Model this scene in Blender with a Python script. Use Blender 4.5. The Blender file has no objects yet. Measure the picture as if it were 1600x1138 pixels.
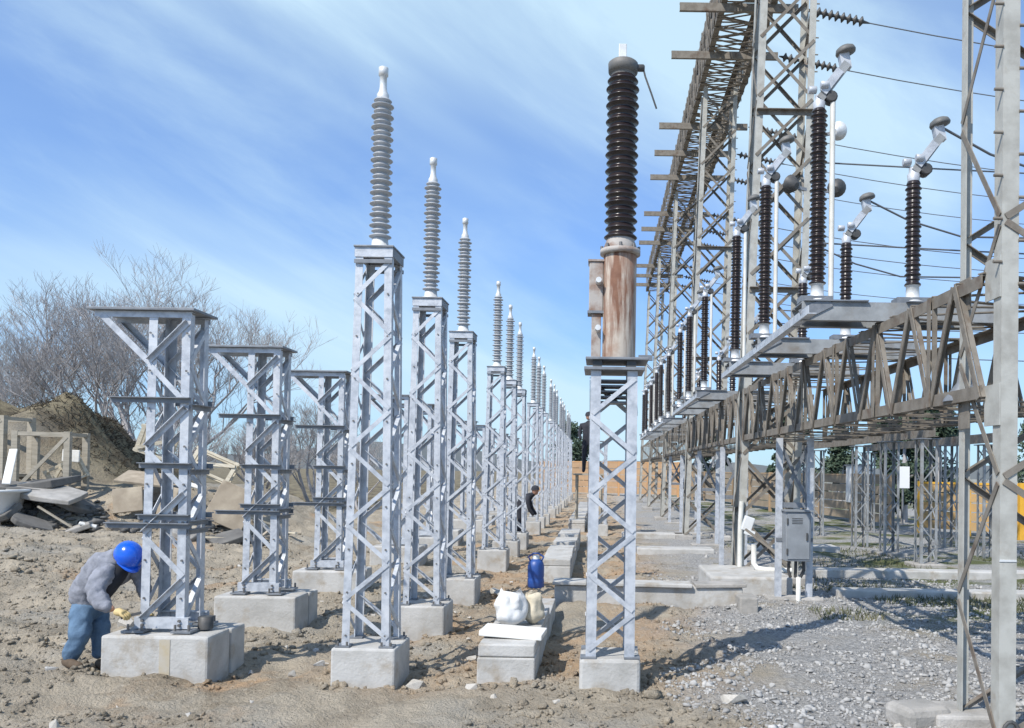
import bpy, math, random
import numpy as np
from mathutils import Vector, Matrix
R = math.radians
random.seed(7); rng = np.random.default_rng(11)
S = bpy.context.scene; COL = S.collection

# ------------------------------------------------------------------ camera, light, exposure
F, PITCH, ROLL = 1300.0, R(1.0), R(0.9)
cam = bpy.data.cameras.new('camera'); camo = bpy.data.objects.new('camera', cam); COL.objects.link(camo)
M = Matrix.Rotation(math.pi/2+PITCH, 4, 'X') @ Matrix.Rotation(ROLL, 4, 'Z')
camo.matrix_world = Matrix.Translation((0, 0, 1.7)) @ M
cam.sensor_width = 36; cam.lens = F/1600*36; cam.sensor_fit = 'HORIZONTAL'
cam.shift_x = -(937.36-800)/1600; cam.shift_y = (712.3-569)/1600
cam.clip_start = .05; cam.clip_end = 6000; S.camera = camo

SUN_AZ, SUN_EL = R(180+38.8), R(48)          # towards the sun: behind the camera, to its left
w = bpy.data.worlds.new('World'); S.world = w; w.use_nodes = True
nt = w.node_tree; N = nt.nodes; L = nt.links; bg = N['Background']
sky = N.new('ShaderNodeTexSky'); sky.sky_type = 'NISHITA'; sky.sun_disc = False
sky.sun_elevation = SUN_EL; sky.sun_rotation = SUN_AZ; sky.air_density = 1.0; sky.dust_density = .25; sky.ozone_density = 2.0
tc = N.new('ShaderNodeTexCoord'); sep = N.new('ShaderNodeSeparateXYZ'); L.new(tc.outputs['Generated'], sep.inputs[0])
def wm(op, a, b=None, c=None):
    n = N.new('ShaderNodeMath'); n.operation = op
    for i, v in enumerate((a, b, c)):
        if v is None: continue
        if isinstance(v, (int, float)): n.inputs[i].default_value = v
        else: L.new(v, n.inputs[i])
    return n.outputs[0]
def cloud(rot, scl, loc, nscale, detail, rough, dist, lo, hi):      # cirrus, drawn out along slanting bands
    mp = N.new('ShaderNodeMapping'); mp.vector_type = 'TEXTURE'; L.new(tc.outputs['Generated'], mp.inputs[0])
    mp.inputs['Rotation'].default_value = rot; mp.inputs['Scale'].default_value = scl; mp.inputs['Location'].default_value = loc
    n = N.new('ShaderNodeTexNoise'); n.inputs['Scale'].default_value = nscale; n.inputs['Detail'].default_value = detail
    n.inputs['Roughness'].default_value = rough; n.inputs['Distortion'].default_value = dist; L.new(mp.outputs[0], n.inputs['Vector'])
    r = N.new('ShaderNodeMapRange'); r.interpolation_type = 'SMOOTHSTEP'
    r.inputs['From Min'].default_value = lo; r.inputs['From Max'].default_value = hi; L.new(n.outputs['Fac'], r.inputs[0])
    return r.outputs[0]
veil = cloud((0, R(12), 0), (1.5, 1.2, .62), (.9, .2, .45), 1.5, 4, .50, .35, .39, .64)
wisp = cloud((0, R(26), R(8)), (1.3, 1.0, .34), (1.7, .2, .6), 2.6, 9, .62, .35, .42, .82)
fac = wm('MINIMUM', wm('ADD', wm('MULTIPLY', veil, .85), wm('MULTIPLY', wisp, .45)), .90)
sepd = N.new('ShaderNodeSeparateXYZ'); L.new(tc.outputs['Generated'], sepd.inputs[0])
low = N.new('ShaderNodeMapRange'); low.interpolation_type = 'SMOOTHSTEP'; low.inputs['From Min'].default_value = .0; low.inputs['From Max'].default_value = .42; L.new(sepd.outputs[2], low.inputs[0])
hz = N.new('ShaderNodeMix'); hz.data_type = 'RGBA'; L.new(low.outputs[0], hz.inputs['Factor']); hz.inputs[6].default_value = (.36, .56, .88, 1); hz.inputs[7].default_value = (.88, 1.0, 1.2, 1)
mixc = N.new('ShaderNodeMix'); mixc.data_type = 'RGBA'; L.new(fac, mixc.inputs['Factor'])
tint = N.new('ShaderNodeMix'); tint.data_type = 'RGBA'; tint.blend_type = 'MULTIPLY'; tint.inputs['Factor'].default_value = 1
L.new(sky.outputs[0], tint.inputs[6]); L.new(hz.outputs[2], tint.inputs[7])
L.new(tint.outputs[2], mixc.inputs[6]); mixc.inputs[7].default_value = (3.7, 5.0, 5.9, 1)
L.new(mixc.outputs[2], bg.inputs[0]); bg.inputs[1].default_value = .15

sl = bpy.data.lights.new('sun', 'SUN'); sl.energy = 4.3; sl.angle = R(.53); sl.color = (1, .95, .87)
so = bpy.data.objects.new('sun', sl); COL.objects.link(so)
sd = Vector((math.sin(SUN_AZ)*math.cos(SUN_EL), math.cos(SUN_AZ)*math.cos(SUN_EL), math.sin(SUN_EL)))
so.rotation_euler = sd.to_track_quat('Z', 'Y').to_euler(); so.location = (-10, -12, 20)
S.view_settings.view_transform = 'Standard'; S.view_settings.look = 'None'
S.view_settings.exposure = 0.25; S.view_settings.gamma = 1; S.view_settings.use_curve_mapping = False

# ------------------------------------------------------------------ materials
MATS = {}
def mat(name, a, b=None, rough=.6, metal=0., scale=6, detail=6, lo=.4, hi=.65, stretch=None, c=None, cscale=1.5, clo=.5, chi=.7, bump=0., bscale=60, coat=0., spec=.5, obj=True):
    m = bpy.data.materials.new(name); m.use_nodes = True; t = m.node_tree; n = t.nodes; l = t.links; p = n['Principled BSDF']
    p.inputs['Roughness'].default_value = rough; p.inputs['Metallic'].default_value = metal
    p.inputs['Specular IOR Level'].default_value = spec; p.inputs['Coat Weight'].default_value = coat
    g = n.new('ShaderNodeTexCoord') if obj else n.new('ShaderNodeNewGeometry'); v = g.outputs['Object' if obj else 'Position']
    if obj:                                     # every copy gets its own wear
        oi = n.new('ShaderNodeObjectInfo'); ad = n.new('ShaderNodeVectorMath'); ad.operation = 'MULTIPLY_ADD'
        cx_ = n.new('ShaderNodeCombineXYZ'); l.new(oi.outputs['Random'], cx_.inputs[0]); l.new(oi.outputs['Random'], cx_.inputs[1])
        l.new(cx_.outputs[0], ad.inputs[0]); ad.inputs[1].default_value = (37, 23, 0); l.new(v, ad.inputs[2]); v = ad.outputs[0]
    def noise(sc, lo, hi, st=None, det=detail):
        q = v
        if st:
            mp = n.new('ShaderNodeMapping'); mp.inputs['Scale'].default_value = st; l.new(v, mp.inputs[0]); q = mp.outputs[0]
        x = n.new('ShaderNodeTexNoise'); x.inputs['Scale'].default_value = sc; x.inputs['Detail'].default_value = det; x.inputs['Roughness'].default_value = .6
        l.new(q, x.inputs['Vector'])
        r = n.new('ShaderNodeMapRange'); r.inputs['From Min'].default_value = lo; r.inputs['From Max'].default_value = hi; l.new(x.outputs['Fac'], r.inputs[0])
        return r.outputs[0], x.outputs['Fac']
    if b is None: p.inputs['Base Color'].default_value = (*a, 1)
    else:
        f, _ = noise(scale, lo, hi, stretch)
        mx = n.new('ShaderNodeMix'); mx.data_type = 'RGBA'; l.new(f, mx.inputs['Factor'])
        mx.inputs[6].default_value = (*a, 1); mx.inputs[7].default_value = (*b, 1); out = mx.outputs[2]
        if c is not None:
            f, _ = noise(cscale, clo, chi)
            m2 = n.new('ShaderNodeMix'); m2.data_type = 'RGBA'; l.new(f, m2.inputs['Factor']); l.new(out, m2.inputs[6]); m2.inputs[7].default_value = (*c, 1); out = m2.outputs[2]
        l.new(out, p.inputs['Base Color'])
    if bump:
        _, h = noise(bscale, 0, 1); bn = n.new('ShaderNodeBump'); bn.inputs['Strength'].default_value = bump; bn.inputs['Distance'].default_value = .02
        l.new(h, bn.inputs['Height']); l.new(bn.outputs[0], p.inputs['Normal'])
    MATS[name] = m; return m
galv = mat('galvanised_steel', (.54, .565, .60), (.37, .395, .43), rough=.5, metal=.2, scale=14, c=(.62, .635, .655), cscale=5, bump=.08)
galvd = mat('galvanised_plate', (.235, .25, .27), (.165, .178, .195), rough=.55, metal=.25, scale=9, bump=.08)
oldp = mat('weathered_grey_paint', (.22, .197, .165), (.15, .13, .105), rough=.75, scale=8, c=(.11, .07, .045), cscale=4.5, clo=.55, chi=.74, bump=.1)
colp = mat('pale_column_paint', (.44, .435, .395), (.33, .32, .285), rough=.6, scale=6, c=(.25, .19, .13), cscale=3.5, clo=.6, chi=.8, bump=.08)
conc = mat('cast_concrete', (.50, .49, .465), (.36, .35, .325), rough=.9, scale=3.2, lo=.38, hi=.68, c=(.33, .285, .225), cscale=4.5, clo=.53, chi=.72, bump=.3, bscale=38)
concd = mat('old_concrete', (.36, .34, .31), (.25, .24, .22), rough=.95, scale=4, c=(.46, .44, .41), cscale=1.8, bump=.4, bscale=40)
brown = mat('brown_glazed_porcelain', (.017, .011, .012), (.028, .019, .018), rough=.28, scale=7, spec=.6)
greyp = mat('grey_porcelain', (.43, .44, .45), (.36, .37, .385), rough=.38, scale=8)
whitem = mat('pale_cast_metal', (.72, .73, .72), (.58, .58, .57), rough=.45, metal=.2, scale=12)
rust = mat('rusty_tank_paint', (.50, .44, .37), (.15, .065, .036), rough=.75, scale=5, stretch=(2.6, 2.6, .32), lo=.43, hi=.60, c=(.27, .14, .085), cscale=4, clo=.5, chi=.75, bump=.12)
rustbox = mat('weathered_box_paint', (.40, .37, .34), (.22, .13, .09), rough=.75, scale=6, lo=.45, hi=.65, bump=.1)
chanm = mat('dull_channel_steel', (.33, .345, .35), (.24, .25, .255), rough=.6, metal=.15, scale=7, c=(.22, .20, .175), cscale=3, bump=.08)
housem = mat('dark_cast_housing', (.11, .115, .115), (.17, .16, .145), rough=.6, scale=8)
darkm = mat('dark_fitting', (.045, .048, .05), (.09, .085, .08), rough=.55, scale=10)
wirem = mat('aluminium_wire', (.16, .165, .17), rough=.5, metal=.4)
cabm = mat('grey_cabinet_paint', (.26, .28, .30), (.21, .225, .24), rough=.5, scale=5)
pvc = mat('white_pvc', (.72, .71, .66), (.60, .58, .52), rough=.5, scale=5)
boltm = mat('bolt_steel', (.20, .19, .18), rough=.5, metal=.5)
pinewood = mat('pale_timber', (.62, .56, .44), (.48, .42, .31), rough=.85, scale=4, stretch=(1, 1, 6), bump=.1)
tanw = mat('tan_plywood', (.36, .30, .225), (.27, .22, .16), rough=.9, scale=3, c=(.47, .40, .30), cscale=2, bump=.1)
greyw = mat('weathered_timber', (.40, .36, .29), (.29, .26, .205), rough=.9, scale=4, stretch=(1, 1, 5), bump=.1)
asph = mat('broken_asphalt', (.15, .145, .135), (.09, .085, .08), rough=.95, scale=5, c=(.22, .21, .19), cscale=2.5, bump=.4, bscale=30)
whitep = mat('white_plastic', (.74, .76, .76), (.66, .67, .66), rough=.4, scale=3)
bluep = mat('blue_plastic', (.014, .06, .26), (.03, .09, .30), rough=.45, scale=4, spec=.6)
foam = mat('white_board', (.78, .77, .73), (.66, .64, .59), rough=.8, scale=3)
bagm = mat('white_woven_bag', (.74, .74, .73), (.62, .62, .60), rough=.7, scale=8, bump=.5, bscale=14)
bagb = mat('beige_paper_bag', (.58, .52, .40), (.48, .43, .33), rough=.8, scale=8, bump=.5, bscale=14)
bark = mat('grey_bark', (.40, .38, .375), (.46, .44, .435), rough=.9, scale=9)
leafd = mat('dark_foliage', (.035, .06, .035), (.06, .09, .05), rough=.7, scale=2.5, obj=False)
scrub = mat('brown_scrub', (.045, .036, .026), (.08, .065, .043), rough=.9, scale=2, obj=False)
grassm = mat('weeds', (.07, .085, .04), (.17, .16, .09), rough=.8, scale=1.5, obj=False)
stonem = mat('pale_stone', (.50, .47, .42), (.37, .345, .30), rough=.9, scale=9, bump=.2)
gravm = mat('grey_gravel', (.40, .395, .38), (.25, .245, .235), rough=.95, scale=3.3, lo=.35, hi=.65, c=(.50, .485, .46), cscale=9, clo=.58, chi=.7, obj=False, detail=2)
clodm = mat('brown_clods', (.36, .30, .225), (.27, .225, .17), rough=1., scale=2.3, c=(.46, .40, .31), cscale=7, obj=False, detail=2)
fencem = mat('orange_fence_panel', (.31, .25, .18), (.25, .205, .15), rough=.8, scale=2)
fenceo = mat('orange_post', (.58, .33, .15), (.50, .29, .14), rough=.8, scale=2)
fencec = mat('faded_orange_board', (.42, .27, .15), (.34, .225, .135), rough=.8, scale=2)
fenceq = mat('faded_orange_post', (.40, .28, .17), (.33, .245, .16), rough=.8, scale=2)
fenceb = mat('bright_orange_board', (.50, .31, .12), (.40, .27, .13), rough=.85, scale=2, c=(.36, .29, .19), cscale=3)
fencep = mat('yellow_fence_post', (.72, .40, .04), (.62, .34, .04), rough=.6, scale=3)
skin = mat('skin', (.45, .25, .17), (.40, .21, .14), rough=.6, scale=10)
jackm = mat('grey_work_jacket', (.27, .28, .32), (.19, .20, .23), rough=.95, scale=16, bump=.5, bscale=25)
vestm = mat('dark_pullover', (.02, .022, .028), (.03, .032, .04), rough=.95, scale=12)
jean = mat('blue_jeans', (.12, .20, .30), (.07, .125, .20), rough=.9, scale=9, bump=.4, bscale=25)
darkc = mat('dark_clothing', (.02, .022, .03), (.035, .036, .045), rough=.9, scale=9)
hatm = mat('blue_hard_hat', (.006, .10, .62), rough=.2, spec=.6, coat=.4)
glovem = mat('yellow_leather_glove', (.60, .46, .22), (.50, .37, .16), rough=.8, scale=10)
bootm = mat('muddy_boot', (.12, .085, .055), (.06, .045, .03), rough=.9, scale=8)
stainm = mat('ochre_stain', (.44, .365, .235), (.47, .44, .39), rough=.9, scale=5)
signm = mat('white_sign', (.80, .80, .80), rough=.5)
hillm = mat('haze_tinted_wooded_hill', (.10, .115, .12), (.14, .145, .14), rough=1, scale=.03, obj=False)  # bluish grey: distance haze painted into the hill colour
# the ground: brown dug soil, a grey gravel field to the right, orange clay patches, weeds
gm = bpy.data.materials.new('soil_and_gravel'); gm.use_nodes = True; t = gm.node_tree; n = t.nodes; l = t.links; P = n['Principled BSDF']; P.inputs['Roughness'].default_value = 1; P.inputs['Specular IOR Level'].default_value = .15
geo = n.new('ShaderNodeNewGeometry'); sp = n.new('ShaderNodeSeparateXYZ'); l.new(geo.outputs['Position'], sp.inputs[0])
def gn(sc, det=6, rough=.6):
    x = n.new('ShaderNodeTexNoise'); x.inputs['Scale'].default_value = sc; x.inputs['Detail'].default_value = det; x.inputs['Roughness'].default_value = rough; l.new(geo.outputs['Position'], x.inputs['Vector']); return x.outputs['Fac']
def gr(v, lo, hi, smooth=True):
    r = n.new('ShaderNodeMapRange'); r.inputs['From Min'].default_value = lo; r.inputs['From Max'].default_value = hi
    if smooth: r.interpolation_type = 'SMOOTHSTEP'
    l.new(v, r.inputs[0]); return r.outputs[0]
def gmath(op, a, b):
    x = n.new('ShaderNodeMath'); x.operation = op
    for i, q in enumerate((a, b)):
        if isinstance(q, (int, float)): x.inputs[i].default_value = q
        else: l.new(q, x.inputs[i])
    return x.outputs[0]
def gmix(f, a, b):
    x = n.new('ShaderNodeMix'); x.data_type = 'RGBA'; l.new(f, x.inputs['Factor'])
    for i, q in ((6, a), (7, b)):
        if isinstance(q, tuple): x.inputs[i].default_value = (*q, 1)
        else: l.new(q, x.inputs[i])
    return x.outputs[2]
soil = gmix(gr(gn(2.2), .35, .65), (.46, .40, .31), (.335, .29, .225))
soil = gmix(gr(gn(.7, 4), .48, .66), soil, (.39, .36, .305))
soil = gmix(gmath('MULTIPLY', gr(gn(.9, 5), .40, .62), gmath('MULTIPLY', gr(sp.outputs[0], -2.9, -1.6), gr(sp.outputs[1], 5.8, 7.2))), soil, (.45, .32, .205))
soil = gmix(gr(gn(.55, 5), .56, .68), soil, (.47, .32, .195))
soil = gmix(gr(gn(.38, 6, .65), .54, .64), soil, (.27, .225, .165))
soil = gmix(gr(gn(22, 3), .55, .72), soil, (.47, .41, .32))
mnd = gmath('MULTIPLY', gr(gmath('MULTIPLY', sp.outputs[0], -1), 8.2, 10.5), gr(sp.outputs[1], 17.5, 20.0))
soil = gmix(mnd, soil, gmix(gr(gn(.9, 6, .7), .42, .6), (.24, .205, .135), (.12, .10, .07)))
grv = gmix(gr(gn(30, 3), .4, .62), (.28, .275, .265), (.45, .44, .42))
grv = gmix(gr(gn(.8, 5), .50, .70), grv, (.37, .325, .255))
grv = gmix(gr(gn(1.3, 6, .7), .60, .75), grv, (.20, .20, .125))
edge = gmath('ADD', sp.outputs[0], gmath('MULTIPLY', gmath('SUBTRACT', gn(.9, 5), .5), 3.0))
base = gmix(gr(edge, .55, 1.7), soil, grv)
weed = gmath('MULTIPLY', gr(gn(.45, 5), .47, .6), gmath('MULTIPLY', gr(sp.outputs[0], 2.6, 4.2), gr(sp.outputs[1], 8.2, 10.5)))
base = gmix(weed, base, (.12, .135, .06))
l.new(base, P.inputs['Base Color'])
bn = n.new('ShaderNodeBump'); bn.inputs['Strength'].default_value = 1.0; bn.inputs['Distance'].default_value = .06
l.new(gmath('ADD', gn(14, 8, .7), gmath('MULTIPLY', gn(50, 4), .45)), bn.inputs['Height']); l.new(bn.outputs[0], P.inputs['Normal'])

# ------------------------------------------------------------------ mesh helpers
class MB:
    def __init__(s): s.v = []; s.f = []; s.sm = []
    def add(s, vs, fs, smooth=False):
        o = len(s.v); s.v += [tuple(q) for q in vs]; s.f += [[i+o for i in f] for f in fs]; s.sm += [smooth]*len(fs); return s
    def box(s, c, d, rot=None):
        x, y, z = d[0]/2, d[1]/2, d[2]/2
        vs = [Vector((a*x, b*y, e*z)) for e in (-1, 1) for a, b in ((-1, -1), (1, -1), (1, 1), (-1, 1))]
        m = rot if rot is not None else Matrix.Identity(3)
        return s.add([m @ q + Vector(c) for q in vs], [[3, 2, 1, 0], [4, 5, 6, 7], [0, 1, 5, 4], [1, 2, 6, 5], [2, 3, 7, 6], [3, 0, 4, 7]])
    def prism(s, p0, p1, u, v, pts):
        p0, p1 = Vector(p0), Vector(p1); k = len(pts)
        vs = [p0+u*a+v*b for a, b in pts]+[p1+u*a+v*b for a, b in pts]
        fs = [[i, (i+1) % k, (i+1) % k+k, i+k] for i in range(k)]+[list(range(k))[::-1], list(range(k, 2*k))]
        return s.add(vs, fs)
    def axes(s, p0, p1, hint):
        d = (Vector(p1)-Vector(p0)).normalized(); h = Vector(hint); u = h-d*h.dot(d)
        if u.length < 1e-4: u = d.orthogonal()
        u.normalize(); return d, u, d.cross(u)
    def bar(s, p0, p1, wu, wv, hint=(0, 0, 1)):
        d, u, v = s.axes(p0, p1, hint); a, b = wu/2, wv/2
        return s.prism(p0, p1, u, v, [(-a, -b), (a, -b), (a, b), (-a, b)])
    def angle(s, p0, p1, du, dv, wd=.05, th=.007):       # L section, flanges along du and dv from the corner line
        d = (Vector(p1)-Vector(p0)).normalized(); du, dv = Vector(du), Vector(dv)
        du = (du-d*du.dot(d)).normalized(); dv = (dv-d*dv.dot(d)).normalized()
        return s.prism(p0, p1, du, dv, [(0, 0), (wd, 0), (wd, th), (th, th), (th, wd), (0, wd)])
    def channel(s, p0, p1, up, side, h, b, th=.01):      # C section: web of height h, flanges of width b towards side
        u, v = Vector(up), Vector(side); a = h/2
        return s.prism(p0, p1, u, v, [(-a, 0), (a, 0), (a, b), (a-th, b), (a-th, th), (-a+th, th), (-a+th, b), (-a, b)])
    def tube(s, pts, r, k=8, cap=True):
        pts = [Vector(p) for p in pts]; rs = r if isinstance(r, (list, tuple)) else [r]*len(pts); vs = []; u = None
        for i, p in enumerate(pts):
            d = (pts[min(i+1, len(pts)-1)]-pts[max(i-1, 0)]).normalized()
            if u is None: u = d.orthogonal().normalized()
            u = (u-d*u.dot(d)).normalized(); v = d.cross(u)
            vs += [p+(u*math.cos(2*math.pi*j/k)+v*math.sin(2*math.pi*j/k))*rs[i] for j in range(k)]
        fs = [[i*k+j, i*k+(j+1) % k, (i+1)*k+(j+1) % k, (i+1)*k+j] for i in range(len(pts)-1) for j in range(k)]
        s.add(vs, fs, True)
        if cap and k > 2: s.add([vs[j] for j in range(k)], [list(range(k))[::-1]]); s.add(vs[-k:], [list(range(k))])
        return s
    def lathe(s, prof, o=(0, 0, 0), k=16, smooth=True, axis=None):
        o = Vector(o); m = axis if axis is not None else Matrix.Identity(3)
        vs = [o+m @ Vector((r*math.cos(2*math.pi*j/k), r*math.sin(2*math.pi*j/k), z)) for r, z in prof for j in range(k)]
        fs = [[i*k+j, i*k+(j+1) % k, (i+1)*k+(j+1) % k, (i+1)*k+j] for i in range(len(prof)-1) for j in range(k)]
        s.add(vs, fs, smooth)
        s.add(vs[:k], [list(range(k))[::-1]]); s.add(vs[-k:], [list(range(k))]); return s
    def mesh(s, name, m):
        me = bpy.data.meshes.new(name); me.from_pydata([tuple(q) for q in s.v], [], s.f)
        me.polygons.foreach_set('use_smooth', s.sm); me.materials.append(m); me.update(); return me
def part(name, mb, m, parent=None, label=None, kind=None, loc=None, bevel=0):
    me = mb if isinstance(mb, bpy.types.Mesh) else mb.mesh(name, m)
    o = bpy.data.objects.new(name, me); COL.objects.link(o)
    if parent: o.parent = parent
    if loc is not None: o.location = loc
    if label: o['label'] = label
    if kind: o['kind'] = kind
    if bevel:
        b = o.modifiers.new('edge', 'BEVEL'); b.width = bevel; b.segments = 2; b.limit_method = 'ANGLE'; b.angle_limit = R(40)
    return o
def tag(o, label, cat, group=None):
    o['kind'] = 'thing'
    o['label'] = label; o['category'] = cat
    if group: o['group'] = group
    return o
def thing(name, label, cat, loc=(0, 0, 0), rz=0, group=None):
    o = bpy.data.objects.new(name, None); COL.objects.link(o); o.location = loc; o.rotation_euler = (0, 0, rz); o.empty_display_size = .1
    return tag(o, label, cat, group)
KIDS = lambda o: [c for c in bpy.data.objects if c.parent == o]
def copy_tree(o, parent=None):
    c = o.copy(); COL.objects.link(c)
    if parent: c.parent = parent
    for ch in list(o.children): copy_tree(ch, c)
    return c
ORD = 'first second third fourth fifth sixth seventh eighth ninth tenth eleventh twelfth thirteenth fourteenth fifteenth sixteenth seventeenth eighteenth'.split()

# ------------------------------------------------------------------ ground height
def vnoise(x, y, seed):
    xi = np.floor(x).astype(np.int64); yi = np.floor(y).astype(np.int64); fx = x-xi; fy = y-yi
    fx = fx*fx*(3-2*fx); fy = fy*fy*(3-2*fy)
    def h(a, b):
        q = (a*374761393+b*668265263+seed*974634721) & 0xffffffff
        q = ((q ^ (q >> 13))*1274126177) & 0xffffffff
        return ((q ^ (q >> 16)) & 0xffff)/65535.
    return (h(xi, yi)*(1-fx)+h(xi+1, yi)*fx)*(1-fy)+(h(xi, yi+1)*(1-fx)+h(xi+1, yi+1)*fx)*fy-.5
def sstep(a, b, x): q = np.clip((x-a)/(b-a), 0, 1); return q*q*(3-2*q)
def ground(x, y):
    x = np.asarray(x, float); y = np.asarray(y, float)
    far = 1-sstep(60, 160, y)
    grav = sstep(.4, 1.6, x+vnoise(x*.9, y*.9, 5)*1.5)
    z = vnoise(x*.35, y*.35, 1)*.10*far
    amp = (1-.62*grav)*far
    z = z+(vnoise(x*1.7, y*1.7, 2)*.085+vnoise(x*4.3, y*4.3, 3)*.055+vnoise(x*9.7, y*9.7, 4)*.050+vnoise(x*21, y*21, 6)*.026)*amp
    rid = 1-np.abs(vnoise(x*1.1+y*.5, y*2.3-x*.4, 7))*4                     # ruts and dug ridges on the left
    z = z+np.clip(rid, 0, 1)*.09*sstep(-2.5, -5, x)*far
    z = z+np.clip(-x-5.2, 0, 9)*.085*sstep(8, 14, y)*(1-sstep(20, 27, y))   # the ground climbs to the left
    z = z+.75*np.exp(-(((x+9.0)/1.0)**2+((y-17.6)/.75)**2))*.7+.45*np.exp(-(((x+10.9)/.9)**2+((y-16.7)/.5)**2))
    z = z+.8*sstep(16.4, 19.4, y+vnoise(x*.9, y*.9, 14)*.9)*sstep(-6.0, -8.0, x+vnoise(x*.7, y*.7, 15)*.9)*(1-sstep(20, 25, y))
    mound = sstep(-10.8, -13.6, x+vnoise(x*.5, y*.5, 8)*1.6)*sstep(17.2, 21.5, y+vnoise(x*.6, y*.6, 9)*2)*(1-sstep(24, 29, y))
    z = z+mound*(2.0+vnoise(x*4.1, y*4.1, 19)*.25+vnoise(x*9, y*9, 20)*.14+vnoise(x*.8, y*.8, 10)*.7+vnoise(x*2, y*2, 12)*.3)
    z = z-.012
    z = z+.065*np.exp(-(((x+3.5)/.75)**2+((y-6.5)/.22)**2))+.05*np.exp(-(((x+1.8)/.45)**2+((y-6.32)/.2)**2))+.02*np.exp(-(((x-.1)/.4)**2+((y-6.2)/.15)**2))
    z = z+.11*np.exp(-((y-9.98)/.22)**2)*sstep(-.6, -.2, x)*(1-sstep(1.9, 2.3, x))
    near = np.exp(-(((x+4.55)/.35)**2+((y-7.25)/.35)**2))*.06                 # the hollow where the worker stands
    return z-near
def gz(x, y): return float(ground(x, y))
def axis(lo, hi, d0, start, end, grow):
    c = list(np.arange(start, end, d0)); d = d0; q = c[-1]
    while q < hi: d *= grow; q += d; c.append(q)
    d = d0; q = c[0]; a = []
    while q > lo: d *= grow; q -= d; a.append(q)
    return np.array(a[::-1]+c)
gx = axis(-2500, 2500, .05, -8, 6, 1.045); ys = [1.5]
while ys[-1] < 4500: ys.append(ys[-1]+max(.04, ys[-1]*.0065 if ys[-1] < 45 else ys[-1]*.03))
gy = np.array([-60, -20, -8, -3, -1, 0, .8]+ys)
X, Y = np.meshgrid(gx, gy); Z = ground(X, Y); nx, ny = len(gx), len(gy)
me = bpy.data.meshes.new('ground'); me.vertices.add(nx*ny); me.vertices.foreach_set('co', np.stack([X, Y, Z], -1).ravel())
idx = np.arange(nx*ny).reshape(ny, nx); q = np.stack([idx[:-1, :-1], idx[:-1, 1:], idx[1:, 1:], idx[1:, :-1]], -1).reshape(-1, 4)
me.loops.add(q.size); me.loops.foreach_set('vertex_index', q.ravel().astype(np.int32)); me.polygons.add(len(q))
me.polygons.foreach_set('loop_start', np.arange(0, q.size, 4, dtype=np.int32)); me.polygons.foreach_set('use_smooth', np.ones(len(q), bool))
me.update(calc_edges=True); me.materials.append(gm); part('ground', me, gm, kind='structure')

# far wooded hills, low on the horizon
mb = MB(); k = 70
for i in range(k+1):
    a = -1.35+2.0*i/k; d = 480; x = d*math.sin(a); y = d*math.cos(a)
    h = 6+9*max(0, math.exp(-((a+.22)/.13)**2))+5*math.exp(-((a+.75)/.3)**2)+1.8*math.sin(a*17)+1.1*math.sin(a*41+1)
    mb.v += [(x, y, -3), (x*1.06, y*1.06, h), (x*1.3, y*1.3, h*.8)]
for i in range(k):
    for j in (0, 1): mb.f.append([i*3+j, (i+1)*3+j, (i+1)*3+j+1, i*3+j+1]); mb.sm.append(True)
part('hills', mb, hillm, kind='structure')

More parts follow.
